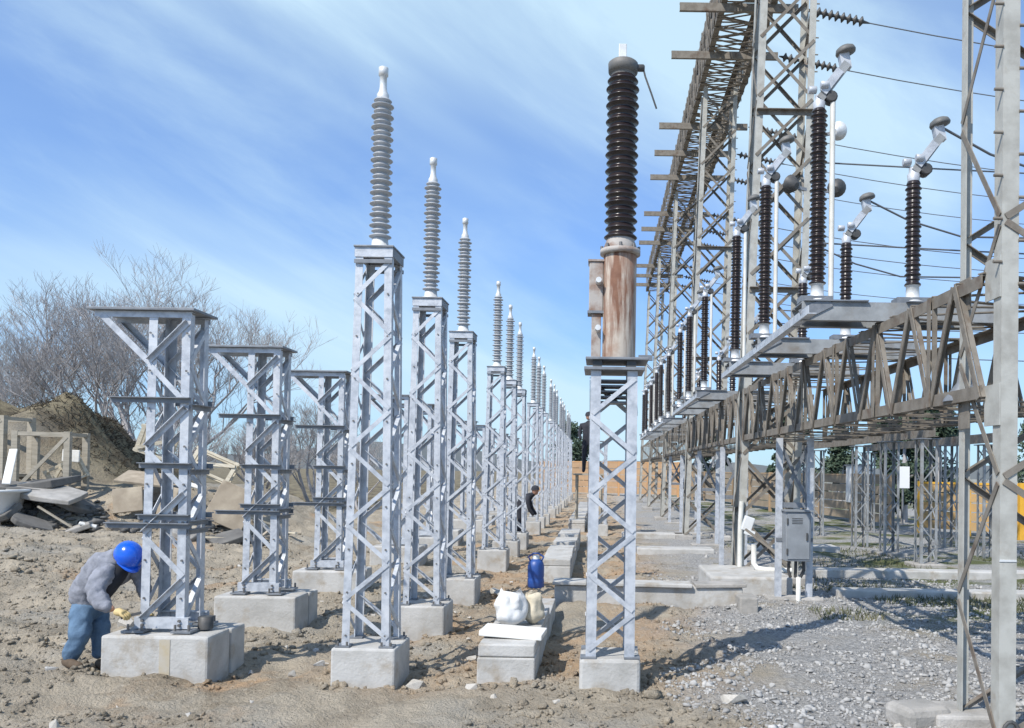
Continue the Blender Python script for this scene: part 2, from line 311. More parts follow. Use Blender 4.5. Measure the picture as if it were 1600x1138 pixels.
# ------------------------------------------------------------------ lattice tower
def lattice(root, hx0, hy0, hx1, hy1, z0, z1, nseg, legw, bracew, m, style='zig', detail=True, cx=0., cx1=None, legm=None, faces=(0, 1, 2, 3), legw2=None, flip=0, outf=False):
    cx1 = cx if cx1 is None else cx1
    sg = ((-1, -1), (1, -1), (1, 1), (-1, 1))
    def c(i, z):
        t = (z-z0)/(z1-z0); return Vector((cx+(cx1-cx)*t+sg[i][0]*(hx0+(hx1-hx0)*t), sg[i][1]*(hy0+(hy1-hy0)*t), z))
    for i in range(4):
        lw = legw if legw2 is None or i in (0, 1) else legw2
        part('leg', MB().angle(c(i, z0), c(i, z1), (-sg[i][0], 0, 0), (0, -sg[i][1], 0), lw, lw*.12), legm or m, root)
    allb = MB(); zs = [z0+(z1-z0)*(k+.15)/(nseg+.3) for k in range(nseg+1)]
    nrm = ((0, -1, 0), (1, 0, 0), (0, 1, 0), (-1, 0, 0))
    for fc in faces:
        a, b = fc, (fc+1) % 4; nn = Vector(nrm[fc]); along = Vector((1, 0, 0)) if fc in (0, 2) else Vector((0, 1, 0))
        for k in range(nseg):
            prs = [((a, zs[k]), (b, zs[k+1]))] if (k+flip+(fc in (2, 3))) % 2 == 0 else [((b, zs[k]), (a, zs[k+1]))]
            if style == 'x' and fc in (0, 2) or style == 'xb' and fc or style == 'xx': prs = [((a, zs[k]), (b, zs[k+1])), ((b, zs[k]), (a, zs[k+1]))]
            for w_, ((i0, za), (i1, zb)) in enumerate(prs):
                ins = legw*.35
                p, q = c(i0, za), c(i1, zb); e = (q-p).normalized(); s0 = along.dot(e); s0 = ins/abs(s0) if abs(s0) > .1 else 0
                off = nn*(.0035 if w_ == 0 else -legw*.12-.004-bracew*.12)   # bolted outside or inside the leg flange
                mb = MB() if detail else allb
                d, u, v = mb.axes(p, q, nn)
                if v.z < 0: v = -v
                inw = -u if (fc in (1, 2) or w_) else None          # angles: the standing flange points into the tower
                P0, P1 = p+e*s0*.6+off, q-e*s0*.6+off; h_ = bracew/2; t_ = bracew*.13
                if outf and fc == 0 and (k+flip) % 2 == 0: inw = u; P0, P1 = P0+u*.002, P1+u*.002
                if inw is None: mb.prism(P0, P1, v, u, [(-h_, 0), (h_, 0), (h_, t_), (-h_, t_)])
                else: mb.prism(P0, P1, v, inw, [(-h_, 0), (h_, 0), (h_, bracew*.95), (h_-t_, bracew*.95), (h_-t_, t_), (-h_, t_)])
                if detail: part('brace', mb, m, root)
    if not detail: part('lacing', allb, m, root, kind='stuff')
    return c
def sheds(r0, r1, z0, z1, n, core, alt=True):
    prof = [(core, z0)]; h = (z1-z0)/n
    for i in range(n):
        z = z0+i*h; r = r0 if (i % 2 == 0 or not alt) else r1
        prof += [(core, z+h*.08), (r*.97, z+h*.30), (r, z+h*.38), (r*.97, z+h*.46), (core*1.12, z+h*.80)]
    return prof+[(core, z1)]
def block(c, d, rough=.004, seed=0):       # a cast block: chamfered, faces a little uneven
    mb = MB().box(c, d); return mb

# ------------------------------------------------------------------ row of post insulators on lattice stands
def insulator_stand(detail, label, group, k):
    r = thing('insulator_stand', label, 'insulator stand', group=group)
    part('foundation', block((0, 0, .1), (.5, .5, .42)), conc, r, bevel=.018)
    c = lattice(r, .185, .19, .143, .165, .325, 3.40, 10 if detail else 8, .060, .033, galv, detail=detail, flip=1)
    if detail:
        for sx in (-1, 1):
            for sy in (-1, 1): part('base_plate', MB().box((sx*.17, sy*.175, .3185), (.11, .11, .013)), galvd, r)
        b = MB()
        for sx in (-1, 1):
            for sy in (-1, 1):
                for dx in (-.035, .035): b.lathe([(.009, 0), (.009, .03)], (sx*.17+dx, sy*.215 if sy > 0 else -.215, .325), 6)
        for i in range(9):
            z = .40+i*.335; x = .185-(.042)*(z-.325)/3.075-.03; y = .19-.025*(z-.325)/3.075
            for sx in (-1, 1): b.lathe([(.008, 0), (.008, .009)], (sx*x, -y, z), 6, axis=Matrix.Rotation(R(90), 3, 'X'))
        part('bolts', b, boltm, r, kind='stuff')
    for s in (-1, 1):
        part('top_channel', MB().channel((-.15, s*.172, 3.41), (.15, s*.172, 3.41), (0, 0, 1), (0, -s, 0), .075, .04), galv, r)
        if detail: part('side_channel', MB().channel((s*.152, -.17, 3.41), (s*.152, .17, 3.41), (0, 0, 1), (-s, 0, 0), .07, .035), galvd, r)
        if detail: part('tie_bar', MB().bar((-.15, s*.181, 3.335), (.15, s*.181, 3.335), .03, .012), galvd, r)
    part('top_plate', MB().box((0, 0, 3.456), (.315, .37, .014)), galvd, r, bevel=.002)
    q = 18 if detail else 10
    ins = part('insulator', MB().lathe(sheds(.090, .072, 3.56, 4.71, 26, .047), k=q), greyp, r)
    part('base_flange', MB().lathe([(.11, 3.464), (.11, 3.485), (.07, 3.49), (.062, 3.56), (.0, 3.565)], k=q), whitem, ins)
    part('top_cap', MB().lathe([(.048, 4.705), (.048, 4.735), (.034, 4.76), (.028, 4.80), (.028, 4.885), (.038, 4.89), (.038, 4.955), (.02, 4.965)], k=q), whitem, ins)
    return r
XA = -1.80; s1 = None; grp = 'post insulators on grey lattice stands'
for b in range(6):
    for p in range(3):
        i = b*3+p; y = 6.74+p*1.95+b*7.75
        y = (6.70, 8.68, 10.78)[p] if b == 0 else 14.45+(b-1)*7.75+p*1.98
        lab = 'lattice stand with grey ribbed post insulator, '+('nearest of its row' if i == 0 else ORD[i]+' from the front')
        if i == 0: o = s1 = insulator_stand(True, lab, grp, i)
        elif i == 6: o = s2 = insulator_stand(False, lab, grp, i)
        else: o = copy_tree(s1 if i < 6 else s2)
        o['label'] = lab; o.location = (XA+random.uniform(-.015, .015), y, gz(XA, y)*.3); o.rotation_euler[2] = R(random.uniform(-.8, .8))

# ------------------------------------------------------------------ row of bracketed stands without equipment
def bracket_stand(detail, label, group):
    r = thing('bracket_stand', label, 'bracket stand', group=group)
    part('foundation', block((.02, -.12, .09), (.86, .40, .46)), conc, r, bevel=.02)
    part('foundation_extension', block((.03, .235, .085), (.85, .27, .45)), conc, r, bevel=.02)
    lattice(r, .18, .17, .17, .16, .36, 2.93, 7 if detail else 6, .07, .042, galv, detail=detail, outf=True)
    part('top_plate', MB().box((-.22, .0, 2.962), (.88, .43, .02)), galvd, r, bevel=.002)
    for s in (-1, 1):
        part('top_angle', MB().angle((-.62, s*.165, 2.949), (.18, s*.165, 2.949), (0, 0, -1), (0, -s, 0), .05, .007), galv, r)
        part('bracket_arm', MB().angle((-.58, s*.168, 2.90), (-.165, s*.168, 2.50), (.6, 0, .7), (0, -s, 0), .05, .007), galv, r)
        part('foot_channel', MB().channel((-.22, s*.185, .40), (.22, s*.185, .40), (0, 0, 1), (0, -s, 0), .09, .05), galv, r)
    if detail:
        for z, x0, x1 in ((2.24, -.46, .20), (1.705, -.21, .22), (1.285, -.21, .22), (1.215, -.47, .22)):
            for s in (-1, 1):
                part('cross_bar', MB().angle((x0 if s < 0 else -.2, s*.184, z), (x1, s*.184, z), (0, 0, -1), (0, s, 0), .045, .007), galvd, r)
            part('side_bar', MB().angle((.192, -.17, z-.05), (.192, .17, z-.05), (0, 0, -1), (1, 0, 0), .045, .007), galvd, r)
        for sx in (-1, 1):
            for sy in (-1, 1): part('base_plate', MB().box((sx*.19, sy*.18, .338), (.16, .14, .016)), galvd, r)
        b = MB()
        for sx in (-1, 1):
            for sy in (-1, 1):
                for dx in (-.055, .055): b.lathe([(.011, 0), (.011, .05)], (sx*.19+dx, sy*.225, .345), 6)
            for z in (.385, .42): b.lathe([(.012, 0), (.012, .016)], (sx*.15, -.186, z), 6, axis=Matrix.Rotation(R(90), 3, 'X'))
            for i in range(8): b.lathe([(.009, 0), (.009, .010)], (sx*.15, -.172, .6+i*.31), 6, axis=Matrix.Rotation(R(90), 3, 'X'))
        part('bolts', b, boltm, r, kind='stuff')
    return r
XB = -3.55; grp = 'bracketed stands waiting for their equipment'
for b in range(4):
    for p in range(3):
        i = b*3+p; y = (6.98, 9.05, 11.25)[p] if b == 0 else 14.75+(b-1)*7.75+p*2.0
        lab = ('grey lattice stand with overhanging flat top plate beside the stooping worker' if i == 0 else
               'lattice stand with overhanging flat top plate, '+ORD[i]+' from the front')
        if i == 0: o = t1 = bracket_stand(True, lab, grp)
        elif i == 3: o = t2 = bracket_stand(False, lab, grp)
        else: o = copy_tree(t1 if i < 3 else t2)
        o['label'] = lab; x = XB+(-.0, -.06, -.05)[p]*(b == 0); o.location = (x, y, 0)
part('stain', MB().box((.105, -.3222, .095), (.085, .003, .40)), stainm, t1)
part('junction_pipe', MB().lathe([(.06, 0), (.06, .10), (.045, .105)], (.30, -.05, .335), 12), darkm, t1)

# ------------------------------------------------------------------ old current transformer on its lattice stand
r = thing('current_transformer', 'old rusty instrument transformer with dark brown insulator on a lattice stand', 'transformer', (.10, 6.5, 0))
ct = r
part('foundation', block((0, 0, .06), (.46, .46, .44)), conc, r, bevel=.025)
lattice(r, .185, .18, .178, .175, .28, 2.46, 7, .078, .034, galv, style='xb')
for i in range(5): part('slat', MB().box((-.02, .06, 2.40-i*.042), (.25, .20, .014)), galvd, r)
for sx in (-1, 1):
    for sy in (-1, 1): part('base_plate', MB().box((sx*.165, sy*.16, .286), (.12, .11, .012)), galvd, r)
part('top_plate', MB().box((0, 0, 2.475), (.46, .42, .024)), galvd, r, bevel=.003)
for sx in (-1, 1): part('spacer', MB().box((sx*.13, 0, 2.515), (.07, .34, .054)), darkm, r)
part('mounting_plate', MB().box((.02, 0, 2.553), (.48, .40, .02)), galvd, r, bevel=.003)
tk = part('tank', MB().lathe([(.126, 2.564), (.13, 2.59), (.13, 3.37), (.122, 3.385)], (.035, 0, 0), 28), rust, r)
part('tank_flange', MB().lathe([(.13, 3.385), (.158, 3.388), (.158, 3.425), (.13, 3.43)], (.035, 0, 0), 24), rustbox, tk)
part('neck', MB().lathe([(.128, 3.431), (.128, 3.455), (.11, 3.50), (.105, 3.52)], (.035, 0, 0), 24), rustbox, tk)
for a in range(8): part('flange_bolt', MB().lathe([(.012, 0), (.012, .03)], (.035+.145*math.cos(a*.785), .145*math.sin(a*.785), 3.426), 6), boltm, tk)
ii = part('insulator', MB().lathe(sheds(.131, .122, 3.50, 4.80, 20, .092), (.035, 0, 0), 28), brown, r)
part('top_housing', MB().lathe([(.095, 4.79), (.095, 4.825), (.115, 4.83), (.118, 4.90), (.10, 4.915), (.04, 4.92)], (.035, 0, 0), 20), housem, ii)
part('terminal', MB().box((.03, 0, 4.985), (.062, .03, .145)), whitem, ii, bevel=.004)
part('side_terminal', MB().lathe([(.028, 0), (.028, .06), (.018, .07)], (.135, 0, 4.872), 10, axis=Matrix.Rotation(R(90), 3, 'Y')), darkm, ii)
part('loose_lead', MB().tube([(.19, 0, 4.885), (.21, -.01, 4.80), (.26, -.02, 4.66), (.30, -.03, 4.54)], .007, 6), darkm, ii)
bx = part('terminal_box', MB().box((-.15, .05, 3.13), (.11, .16, .40)), rustbox, r, bevel=.008)
part('box_lid', MB().box((-.15, .05, 3.338), (.13, .18, .015)), rustbox, bx)
part('lower_box', MB().box((-.145, .05, 2.745), (.075, .13, .36)), rustbox, r, bevel=.006)
for z in (3.17, 2.80):
    q = part('bushing', MB().lathe([(.026, 0), (.026, .02), (.018, .03), (.024, .045), (.018, .06), (.022, .08)], (-.13, -.032, z), 12, axis=Matrix.Rotation(R(90), 3, 'X')), whitem, bx)
part('strap', MB().box((-.15, .05, 2.935), (.13, .17, .02)), galvd, r)
part('right_bracket', MB().channel((.19, -.02, 2.585), (.30, -.02, 2.585), (0, 0, 1), (0, 1, 0), .04, .04), galvd, r)

# further stands of that row, behind it
def plain_stand(label):
    r = thing('empty_stand', label, 'lattice stand', group='empty lattice stands behind the rusty transformer')
    part('foundation', block((0, 0, .05), (.46, .46, .42)), conc, r, bevel=.02)
    lattice(r, .185, .18, .178, .175, .265, 2.46, 6, .08, .036, galv, detail=False)
    part('top_plate', MB().box((0, 0, 2.472), (.44, .40, .02)), galvd, r); return r
for i, y in enumerate((22.3, 24.3)):
    o = plain_stand('pale lattice stand behind the rusty transformer, '+('nearer' if i == 0 else 'farther')+' of the two') if i == 0 else copy_tree(o)
    o['label'] = 'pale lattice stand behind the rusty transformer, '+('nearer' if i == 0 else 'farther')+' of the two'; o.location = (.02, y, 0)

# ------------------------------------------------------------------ gantry columns
COLY = (5.45, 13.3, 21.3, 29.3, 37.3, 45.3)
NM = ('rightmost and nearest', 'second', 'third', 'fourth', 'fifth', 'farthest')
for i, y in enumerate(COLY):
    lab = 'pale painted lattice column filling the right edge, with clamp ring at its foot' if i == 0 else 'tall lattice gantry column carrying the high beam, '+ORD[i]+' from the front'
    r = thing('gantry_column', lab, 'gantry column', (0, y, 0), group='gantry columns')
    if i == 0: lattice(r, .62, .30, .62, .30, -.05, 11.5, 14, .105, .042, oldp, cx=3.10, legm=colp, legw2=.075)
    else: lattice(r, .475, .32, .43, .32, -.05, 11.5, 12, .105, .05, oldp, style='x', cx=2.63, cx1=2.93, legm=colp, detail=i < 3)
    cx0 = 3.10 if i == 0 else 2.63; hx0 = .62 if i == 0 else .475
    for sx in (-1, 1):
        for sy in (-1, 1): part('foundation', block((cx0+sx*hx0, sy*.31, -.06), (.42, .40, .32)), concd, r, bevel=.02)
    b = MB()
    for k in range(32 if i < 3 else 0):
        z = 2.9+k*.27; t = z/11.5; x = cx0+(0 if i == 0 else .3*t)+(-(hx0) if i == 0 else hx0-.045*t); sgn = 1
        b.tube([(x+(.10 if i == 0 else -.0), -.30, z), (x+(.10 if i == 0 else 0)+.05, -.30, z)], .011, 5)
        b.tube([(x-.055, -.30, z+.135), (x, -.30, z+.135)], .011, 5)
    if b.v: part('climbing_steps', b, oldp, r, kind='stuff')
    if i == 0:
        for z, sx in ((2.95, -1), (2.15, -1)):
            part('gusset', MB().box((cx0-.62-.006, -.20, z), (.01, .20, .26)), colp, r)
            part('gusset', MB().box((cx0-.62-.006, .21, z-.02), (.01, .16, .22)), oldp, r)
        part('horn', MB().lathe([(.14, 0), (.135, .02), (.05, .13), (.03, .24)], (cx0-.56, .36, 2.22), 14), galvd, r)
        part('clamp_ring', MB().tube([(cx0-.55+.05*math.cos(a), -.315, .12+.075*math.sin(a)) for a in np.linspace(0, 2*math.pi, 14)], .012, 6), darkm, r)
        part('wire_tie', MB().box((cx0-.57, -.302, 1.18), (.105, .006, .012)), whitem, r)
    if i in (1, 2):
        for z in (4.6, 7.4): part('cross_strut', MB().angle((cx0+.3*z/11.5-.45, -.326, z), (cx0+.3*z/11.5+.45, -.326, z), (0, 0, -1), (0, -1, 0), .08, .01), oldp, r)

# lattice beams: four chords, zig-zag lacing on four faces
def lattice_beam(name, label, cat, group, y0, y1, xl0, xl1, xr, zb, zt, panels, cw, bw, detail, bottom_x=False):
    r = thing(name, label, cat, (0, y0, 0), group=group); D = y1-y0
    cl = lambda t: xl0+(xl1-xl0)*t
    cor = {'bl': lambda t: Vector((cl(t), D*t, zb)), 'br': lambda t: Vector((xr, D*t, zb)), 'tl': lambda t: Vector((cl(t), D*t, zt)), 'tr': lambda t: Vector((xr, D*t, zt))}
    for k_, dx, dz in (('bl', 1, 1), ('br', -1, 1), ('tl', 1, -1), ('tr', -1, -1)):
        part('chord', MB().angle(cor[k_](0), cor[k_](1), (dx, 0, 0), (0, 0, dz), cw, cw*.1), oldp, r)
    allb = MB()
    for a, b, nn in (('bl', 'tl', (-1, 0, 0)), ('br', 'tr', (1, 0, 0)), ('bl', 'br', (0, 0, -1)), ('tl', 'tr', (0, 0, 1))):
        for k in range(panels):
            t0, t1 = k/panels+.01/D, (k+1)/panels-.01/D
            prs = [(a, t0, b, t1)] if k % 2 == 0 else [(b, t0, a, t1)]
            if nn[0] and k % 3 == 1: prs.append((a, t1, b, t1))
            if bottom_x: prs.append((b, t0, a, t1) if k % 2 == 0 else (a, t0, b, t1))
            if nn[2] and k % 2 == 0: prs.append((a, t1, b, t1))
            for w_, (c0, ta, c1, tb) in enumerate(prs):
                mb = MB() if detail else allb; off = Vector(nn)*(.004+.011*w_)
                p, q = cor[c0](ta), cor[c1](tb); d, u, v = mb.axes(p, q, nn)
                mb.prism(p+off, q+off, v, u, [(-bw/2, 0), (bw/2, 0), (bw/2, .009), (-bw/2, .009)])
                if detail: part('brace', mb, oldp, r)
                if nn[0] and detail and bw > .05:     # the standing flange of the angle
                    mb2 = MB().prism(p+off*.5-d*.0, q+off*.5, v, -u, [(bw/2-.008, .004), (bw/2, .004), (bw/2, bw*.8), (bw/2-.008, bw*.8)]); part('brace_flange', mb2, oldp, r)
    if not detail: part('lacing', allb, oldp, r, kind='stuff')
    return r
for i in range(5):
    y0, y1 = (COLY[i]+.34, COLY[i+1]-.34)
    g = ('near span of the low lattice beam along the right side' if i == 0 else 'low lattice beam span at shoulder height, '+ORD[i]+' from the front')
    lattice_beam('low_beam', g, 'lattice beam', 'low lattice beams', y0-(.45 if i == 0 else 0), y1, 2.44 if i == 0 else 2.24, 2.23 if i == 0 else 2.22, 3.50, 2.2, 3.0, 20, .085, .051, i < 2)
    g = 'high lattice beam span, '+ORD[i]+' from the front of the gantry'
    lattice_beam('high_beam', g, 'lattice beam', 'high lattice beams', y0-.3, y1+.3, 2.38, 2.38, 3.55, 11.5, 12.55, 18, .13, .06, i in (1, 2), True)

# wooden-looking cross arms below the high beam, and what hangs from them
PH = [15.2, 17.2, 19.2, 23.2, 25.2, 27.3, 31.2, 33.2, 35.2, 39.2, 41.2, 43.2]
for i, y in enumerate(PH):
    r = tag(part('cross_arm', MB().channel((1.52, y, 11.79-.02), (4.0, y, 11.79-.02), (0, 0, 1), (0, 1, 0), .17, .07, .012), oldp), 'pale cross arm through the high beam, '+ORD[i]+' from the front', 'cross arm', 'cross arms on the high beam')
    r.location.z = -.36
    q = thing('overhead_line', 'overhead wire with string of disc insulators, '+ORD[i]+' from the front', 'overhead line', (0, 0, 0), group='overhead wires running off to the right')
    x0, z0, X1 = 4.02, 11.40, 34.
    zc = lambda x: z0-4*1.55*((x-x0)/(X1-x0))*(1-(x-x0)/(X1-x0))
    pr = [(.012, 0)]
    for k in range(10): pr += [(.03, .1+k*.13), (.10, .13+k*.13), (.10, .15+k*.13), (.035, .19+k*.13)]
    pr += [(.012, 1.5)]
    sl_ = math.atan2(zc(x0+1.5)-z0, 1.5)
    part('disc_string', MB().lathe(pr, (x0, y, z0), 10, axis=Matrix.Rotation(math.pi/2-sl_, 3, 'Y')), darkm, q)
    xs = np.linspace(x0+1.45, X1, 22); part('wire', MB().tube([(x, y, zc(x)) for x in xs], .013 if i < 6 else .017, 5), wirem, q)

# ------------------------------------------------------------------ disconnector platforms and poles
def pole(big, label, group):
    r = thing('disconnector_pole', label, 'disconnector pole', group=group); H = 1.56 if big else .93; rr = .077 if big else .072
    part('base_casting', MB().lathe([(.10, 0), (.10, .03), (.06, .05), (.055, .17), (.07, .175)], (0, 0, 0), 14), whitem, r)
    part('base_bracket', MB().box((-.02, 0, -.005+.04), (.28, .16, .05)), galvd, r)
    ins = part('insulator', MB().lathe(sheds(rr, rr*.86, .17, .17+H, 38 if big else 22, .050), (0, 0, 0), 16), brown, r)
    z = .17+H
    part('top_cap', MB().lathe([(.05, z), (.055, z+.06), (.04, z+.075), (.04, z+.12)], k=14), galv, ins)
    arm = part('contact_arm', MB().bar((.0, 0, z+.08), (.235, 0, z+.40), .09, .07, (0, 1, 0)), chanm, r)
    part('arm_plate', MB().bar((.02, -.052, z+.13), (.17, -.052, z+.33), .014, .07, (0, 1, 0)), galv, arm)
    tl = Matrix.Rotation(R(-14), 3, 'Y')
    part('shield', MB().lathe([(.045, -.035), (.085, -.03), (.09, -.012), (.08, .016), (.05, .034), (.01, .038)], (.225, 0, z+.53), 14, axis=tl), housem, arm)      # domed contact hood
    part('shield_stem', MB().bar((.235, 0, z+.36), (.20, 0, z+.53), .085, .07, (1, 0, 0)), galv, arm)
    part('arm_joint', MB().lathe([(.04, -.05), (.052, -.045), (.052, .045), (.04, .05)], (.10, 0, z+.10), 12, axis=Matrix.Rotation(R(90), 3, 'X')), darkm, arm)
    for q in ((-.06, 0, z+.17), (.03, -.06, z+.19)): part('clamp', MB().lathe([(.028, -.035), (.034, -.03), (.034, .03), (.028, .035)], q, 10, axis=Matrix.Rotation(R(90), 3, 'Y')), galv, arm)
    if big: part('drive_tube', MB().tube([(.115, -.02, .03), (.115, -.02, z+.12)], .024, 10), pvc, r)
    return r
pb = ps = None; n_ = 0
for b in range(4):
    ys_ = [7.3+b*7.95, 9.3+b*7.95, 11.3+b*7.95]; xe = (1.80, 1.77, 1.75)
    r = thing('switch_platform', 'grey channel platform overhanging the low beam, '+('nearest' if b == 0 else ORD[b])+' of the gantry' if b == 0 else 'grey channel platform overhanging the low beam, '+ORD[b]+' from the front', 'platform', (0, 0, 0), group='switch platforms on the low beam')
    part('edge_angle', MB().angle((1.70, ys_[0]-.45, 3.02), (1.70, ys_[2]+.45, 3.02), (0, 0, 1), (1, 0, 0), .07, .009), galv, r)
    for y in ys_:
        part('front_channel', MB().channel((1.71, y-.20, 3.095), (3.45, y-.20, 3.095), (0, 0, 1), (0, 1, 0), .16, .06), chanm, r)
        part('rear_channel', MB().channel((1.71, y+.20, 3.095), (3.45, y+.20, 3.095), (0, 0, 1), (0, -1, 0), .16, .06), chanm, r)
        part('deck_plate', MB().box((2.0, y, 3.182), (.55, .46, .012)), galvd, r)
        part('deck_plate', MB().box((2.85, y, 3.182), (.5, .46, .012)), galvd, r)
        part('end_gusset', MB().bar((1.70, y-.207, 3.05), (1.95, y-.207, 3.18), .012, .10, (0, 1, 0)), galvd, r)
    for p, y in enumerate(ys_):
        w_ = ('nearest' if n_ == 0 else ORD[n_]+' from the front')
        g = 'tall brown disconnector insulators on the platforms'; lb = 'tall slim brown disconnector insulator with white drive tube, '+w_
        if pb is None: o = pb = pole(True, lb, g)
        else: o = copy_tree(pb)
        o['label'] = lb; o.location = (1.89 if p == 0 else 1.82, y, 3.19)
        g = 'shorter brown disconnector insulators behind'; lb = 'shorter brown disconnector insulator standing over the beam, '+w_
        if ps is None: o = ps = pole(False, lb, g)
        else: o = copy_tree(ps)
        o['label'] = lb; o.location = (2.73, y, 3.19); n_ += 1
        if b == 0: tag(part('dropper_wire', MB().tube([(2.93, y, 4.80), (3.5, y+.2, 4.62), (4.2, y+.4, 4.5), (6.5, y+.6, 4.55), (9, y+.8, 4.7)], .012, 5), wirem), 'drooping wire leaving the top of a shorter insulator, '+ORD[p]+' from the front', 'wire', 'drooping wires')
# busbar wires farther right
for i, (y, z) in enumerate(((13.8, 6.9), (13.8, 5.55), (17.5, 5.15), (22, 5.0), (24, 6.1))):
    tag(part('bus_wire', MB().tube([(3.4+q*2.2, y, z-.25*math.sin(q/9*math.pi)) for q in range(10)], .014, 5), wirem), 'thin level wire crossing behind the right column, '+ORD[i]+' from the top', 'wire', 'level wires at the right')

# floodlights on the second column
for i, (x, z, m_) in enumerate(((3.62, 7.05, whitem), (2.93, 6.2, darkm), (3.62, 6.15, darkm))):
    lab = ('white floodlight with pale back on the second gantry column', 'dark floodlight on the left of the second gantry column', 'dark floodlight at the right under the white one')[i]
    r = thing('floodlight', lab, 'floodlight', (x, 12.9, z), group='floodlights on the gantry column')
    ax = Matrix.Rotation(R(-60), 3, 'X') @ Matrix.Rotation(R((40, -35, 20)[i]), 3, 'Y')
    h = part('housing', MB().lathe([(.05, -.10), (.09, -.07), (.13, .01), (.145, .04), (.145, .055)], (0, 0, 0), 16, axis=ax), m_, r)
    part('bracket', MB().bar((0, .05, 0), (-.32 if i != 1 else .28, .1, -.05), .05, .03), galvd, r)

# ------------------------------------------------------------------ ground level fixtures on the right
def leg_frame(label, cabinet):
    r = thing('leg_frame', label, 'support frame', group='galvanised legs under the low beam')
    for x in (-.21, .21): part('leg', MB().channel((x, 0, -.05), (x, 0, 2.19), (-1 if x < 0 else 1, 0, 0), (0, 1, 0), .085, .06), galv, r)
    part('cross_piece', MB().channel((-.21, .02, 1.28), (.21, .02, 1.28), (0, 0, 1), (0, 1, 0), .07, .04), galvd, r)
    part('diagonal', MB().bar((-.2, .035, 1.3), (.2, .035, 2.12), .012, .05, (0, 1, 0)), galvd, r)
    part('diagonal', MB().bar((.2, .05, 1.3), (-.2, .05, 2.12), .012, .05, (0, 1, 0)), galvd, r)
    part('footing', block((0, .02, -.03), (.75, .35, .14)), concd, r, bevel=.02); return r
spots = [(2.655, 11.3), (2.45, 15.15), (2.5, 19.1), (2.5, 23.2), (2.5, 27.)]
for i, (x, y) in enumerate(spots):
    lab = 'pair of galvanised legs under the low beam, '+('nearest, with grey cabinet between' if i == 0 else ORD[i]+' from the front')
    if i == 0: o = lf = leg_frame(lab, True)
    else: o = copy_tree(lf)
    o['label'] = lab; o.location = (x, y, gz(x, y))
r = thing('control_cabinet', 'grey drive cabinet hung between the nearest galvanised legs', 'cabinet', (2.655, 11.26, 0))
cb = part('body', MB().box((0, -.06, .86), (.33, .26, .66)), cabm, r, bevel=.01)
part('door', MB().box((0, -.197, .86), (.29, .012, .60)), cabm, r, bevel=.003)
for z in (.66, 1.06): part('hinge', MB().lathe([(.012, -.04), (.012, .04)], (-.15, -.205, z), 8), darkm, r)
for k in range(4): part('vent_slot', MB().box((-.02, -.2045, 1.10-k*.022), (.14, .005, .008)), darkm, r)
part('door_handle', MB().box((.11, -.21, .86), (.02, .02, .10)), darkm, r)
part('roof', MB().box((0, -.06, 1.20), (.37, .31, .02)), cabm, r)
for x in (-.09, 0, .1): part('cable', MB().tube([(x, -.06, .54), (x*1.1, -.05, .40), (x*.7, -.03, .30)], .022, 7), darkm, r)
part('mounting_bar', MB().box((0, .045, .80), (.50, .03, .05)), galvd, r)
tag(part('conduit_stub', MB().lathe([(.032, 0), (.032, .36), (.028, .36)], (2.68, 11.15, -.05), 12), pvc), 'short white pipe stub under the grey cabinet', 'pipe')
px_, py_ = 2.16, 12.95
tag(part('conduit', MB().tube([(px_+.04, py_, .22), (px_+.04, py_, .95), (px_+.06, py_, 1.25)], .04, 10), pvc), 'upright white conduit strapped to the second column', 'pipe')
tag(part('curved_conduit', MB().tube([(px_+.18, py_-.4, .62), (px_+.18, py_-.4, .34), (px_+.22, py_-.45, .27), (px_+.35, py_-.5, .25), (px_+.72, py_-.55, .25)], .042, 10), pvc), 'bent white pipe lying along the concrete pad', 'pipe')
r = thing('lamp_box', 'small white box hanging beside the second column', 'box', (2.27, 12.7, .92))
part('body', MB().box((0, 0, 0), (.15, .11, .22), Matrix.Rotation(R(18), 3, 'Y')), whitep, r, bevel=.01)
part('flap', MB().box((.02, -.05, -.13), (.16, .02, .08), Matrix.Rotation(R(18), 3, 'Y')), whitep, r)
tag(part('diagonal_strut', MB().bar((2.2, 12.5, .85), (2.75, 12.1, .42), .03, .04), oldp), 'slanting strut behind the grey cabinet', 'strut')
tag(part('concrete_pad', block((2.15, 12.4, .10), (1.15, 1.5, .28)), conc, bevel=.03), 'pale concrete pad around the second column foot', 'pad')

# ------------------------------------------------------------------ cable duct with cover slabs, and cross wall
r = thing('cable_duct', 'long low concrete cable duct with cover slabs between the stands', 'cable duct', (-.72, 6.62, 0))
def duct(y0, y1, dx, gap=()):
    part('duct_wall', block((-dx, (y0+y1)/2, .03), (.05 if False else .46, y1-y0, .34)), conc, r, bevel=.012)
    k = max(1, int(round((y1-y0)/.62))); st = (y1-y0)/k
    for i in range(k):
        if i in gap: continue
        part('cover_slab', MB().box((-dx+random.uniform(-.01, .01), y0+st*(i+.5), .255+random.uniform(-.004, .004)), (.45, st-.02, .10), Matrix.Rotation(R(random.uniform(-1.2, 1.2)), 3, 'Z')), conc, r, bevel=.012)
duct(0, 3.1, 0, (3, 4)); duct(6.3, 13.2, -.06, (4, 7)); duct(16.5, 30, -.10, (2, 5, 9))
r = thing('trench_wall', 'low concrete wall crossing behind the rusty transformer stand', 'low wall', (0, 10.3, 0))
part('wall', block((.62, 0, .07), (2.3, .25, .44)), conc, r, bevel=.015)
part('capping', MB().box((.30, -.01, .315), (1.70, .34, .045), Matrix.Rotation(R(.6), 3, 'Y')), conc, r, bevel=.01)
part('capping', MB().box((1.50, .01, .312), (.62, .33, .045), Matrix.Rotation(R(-1.5), 3, 'Y')), concd, r, bevel=.01)
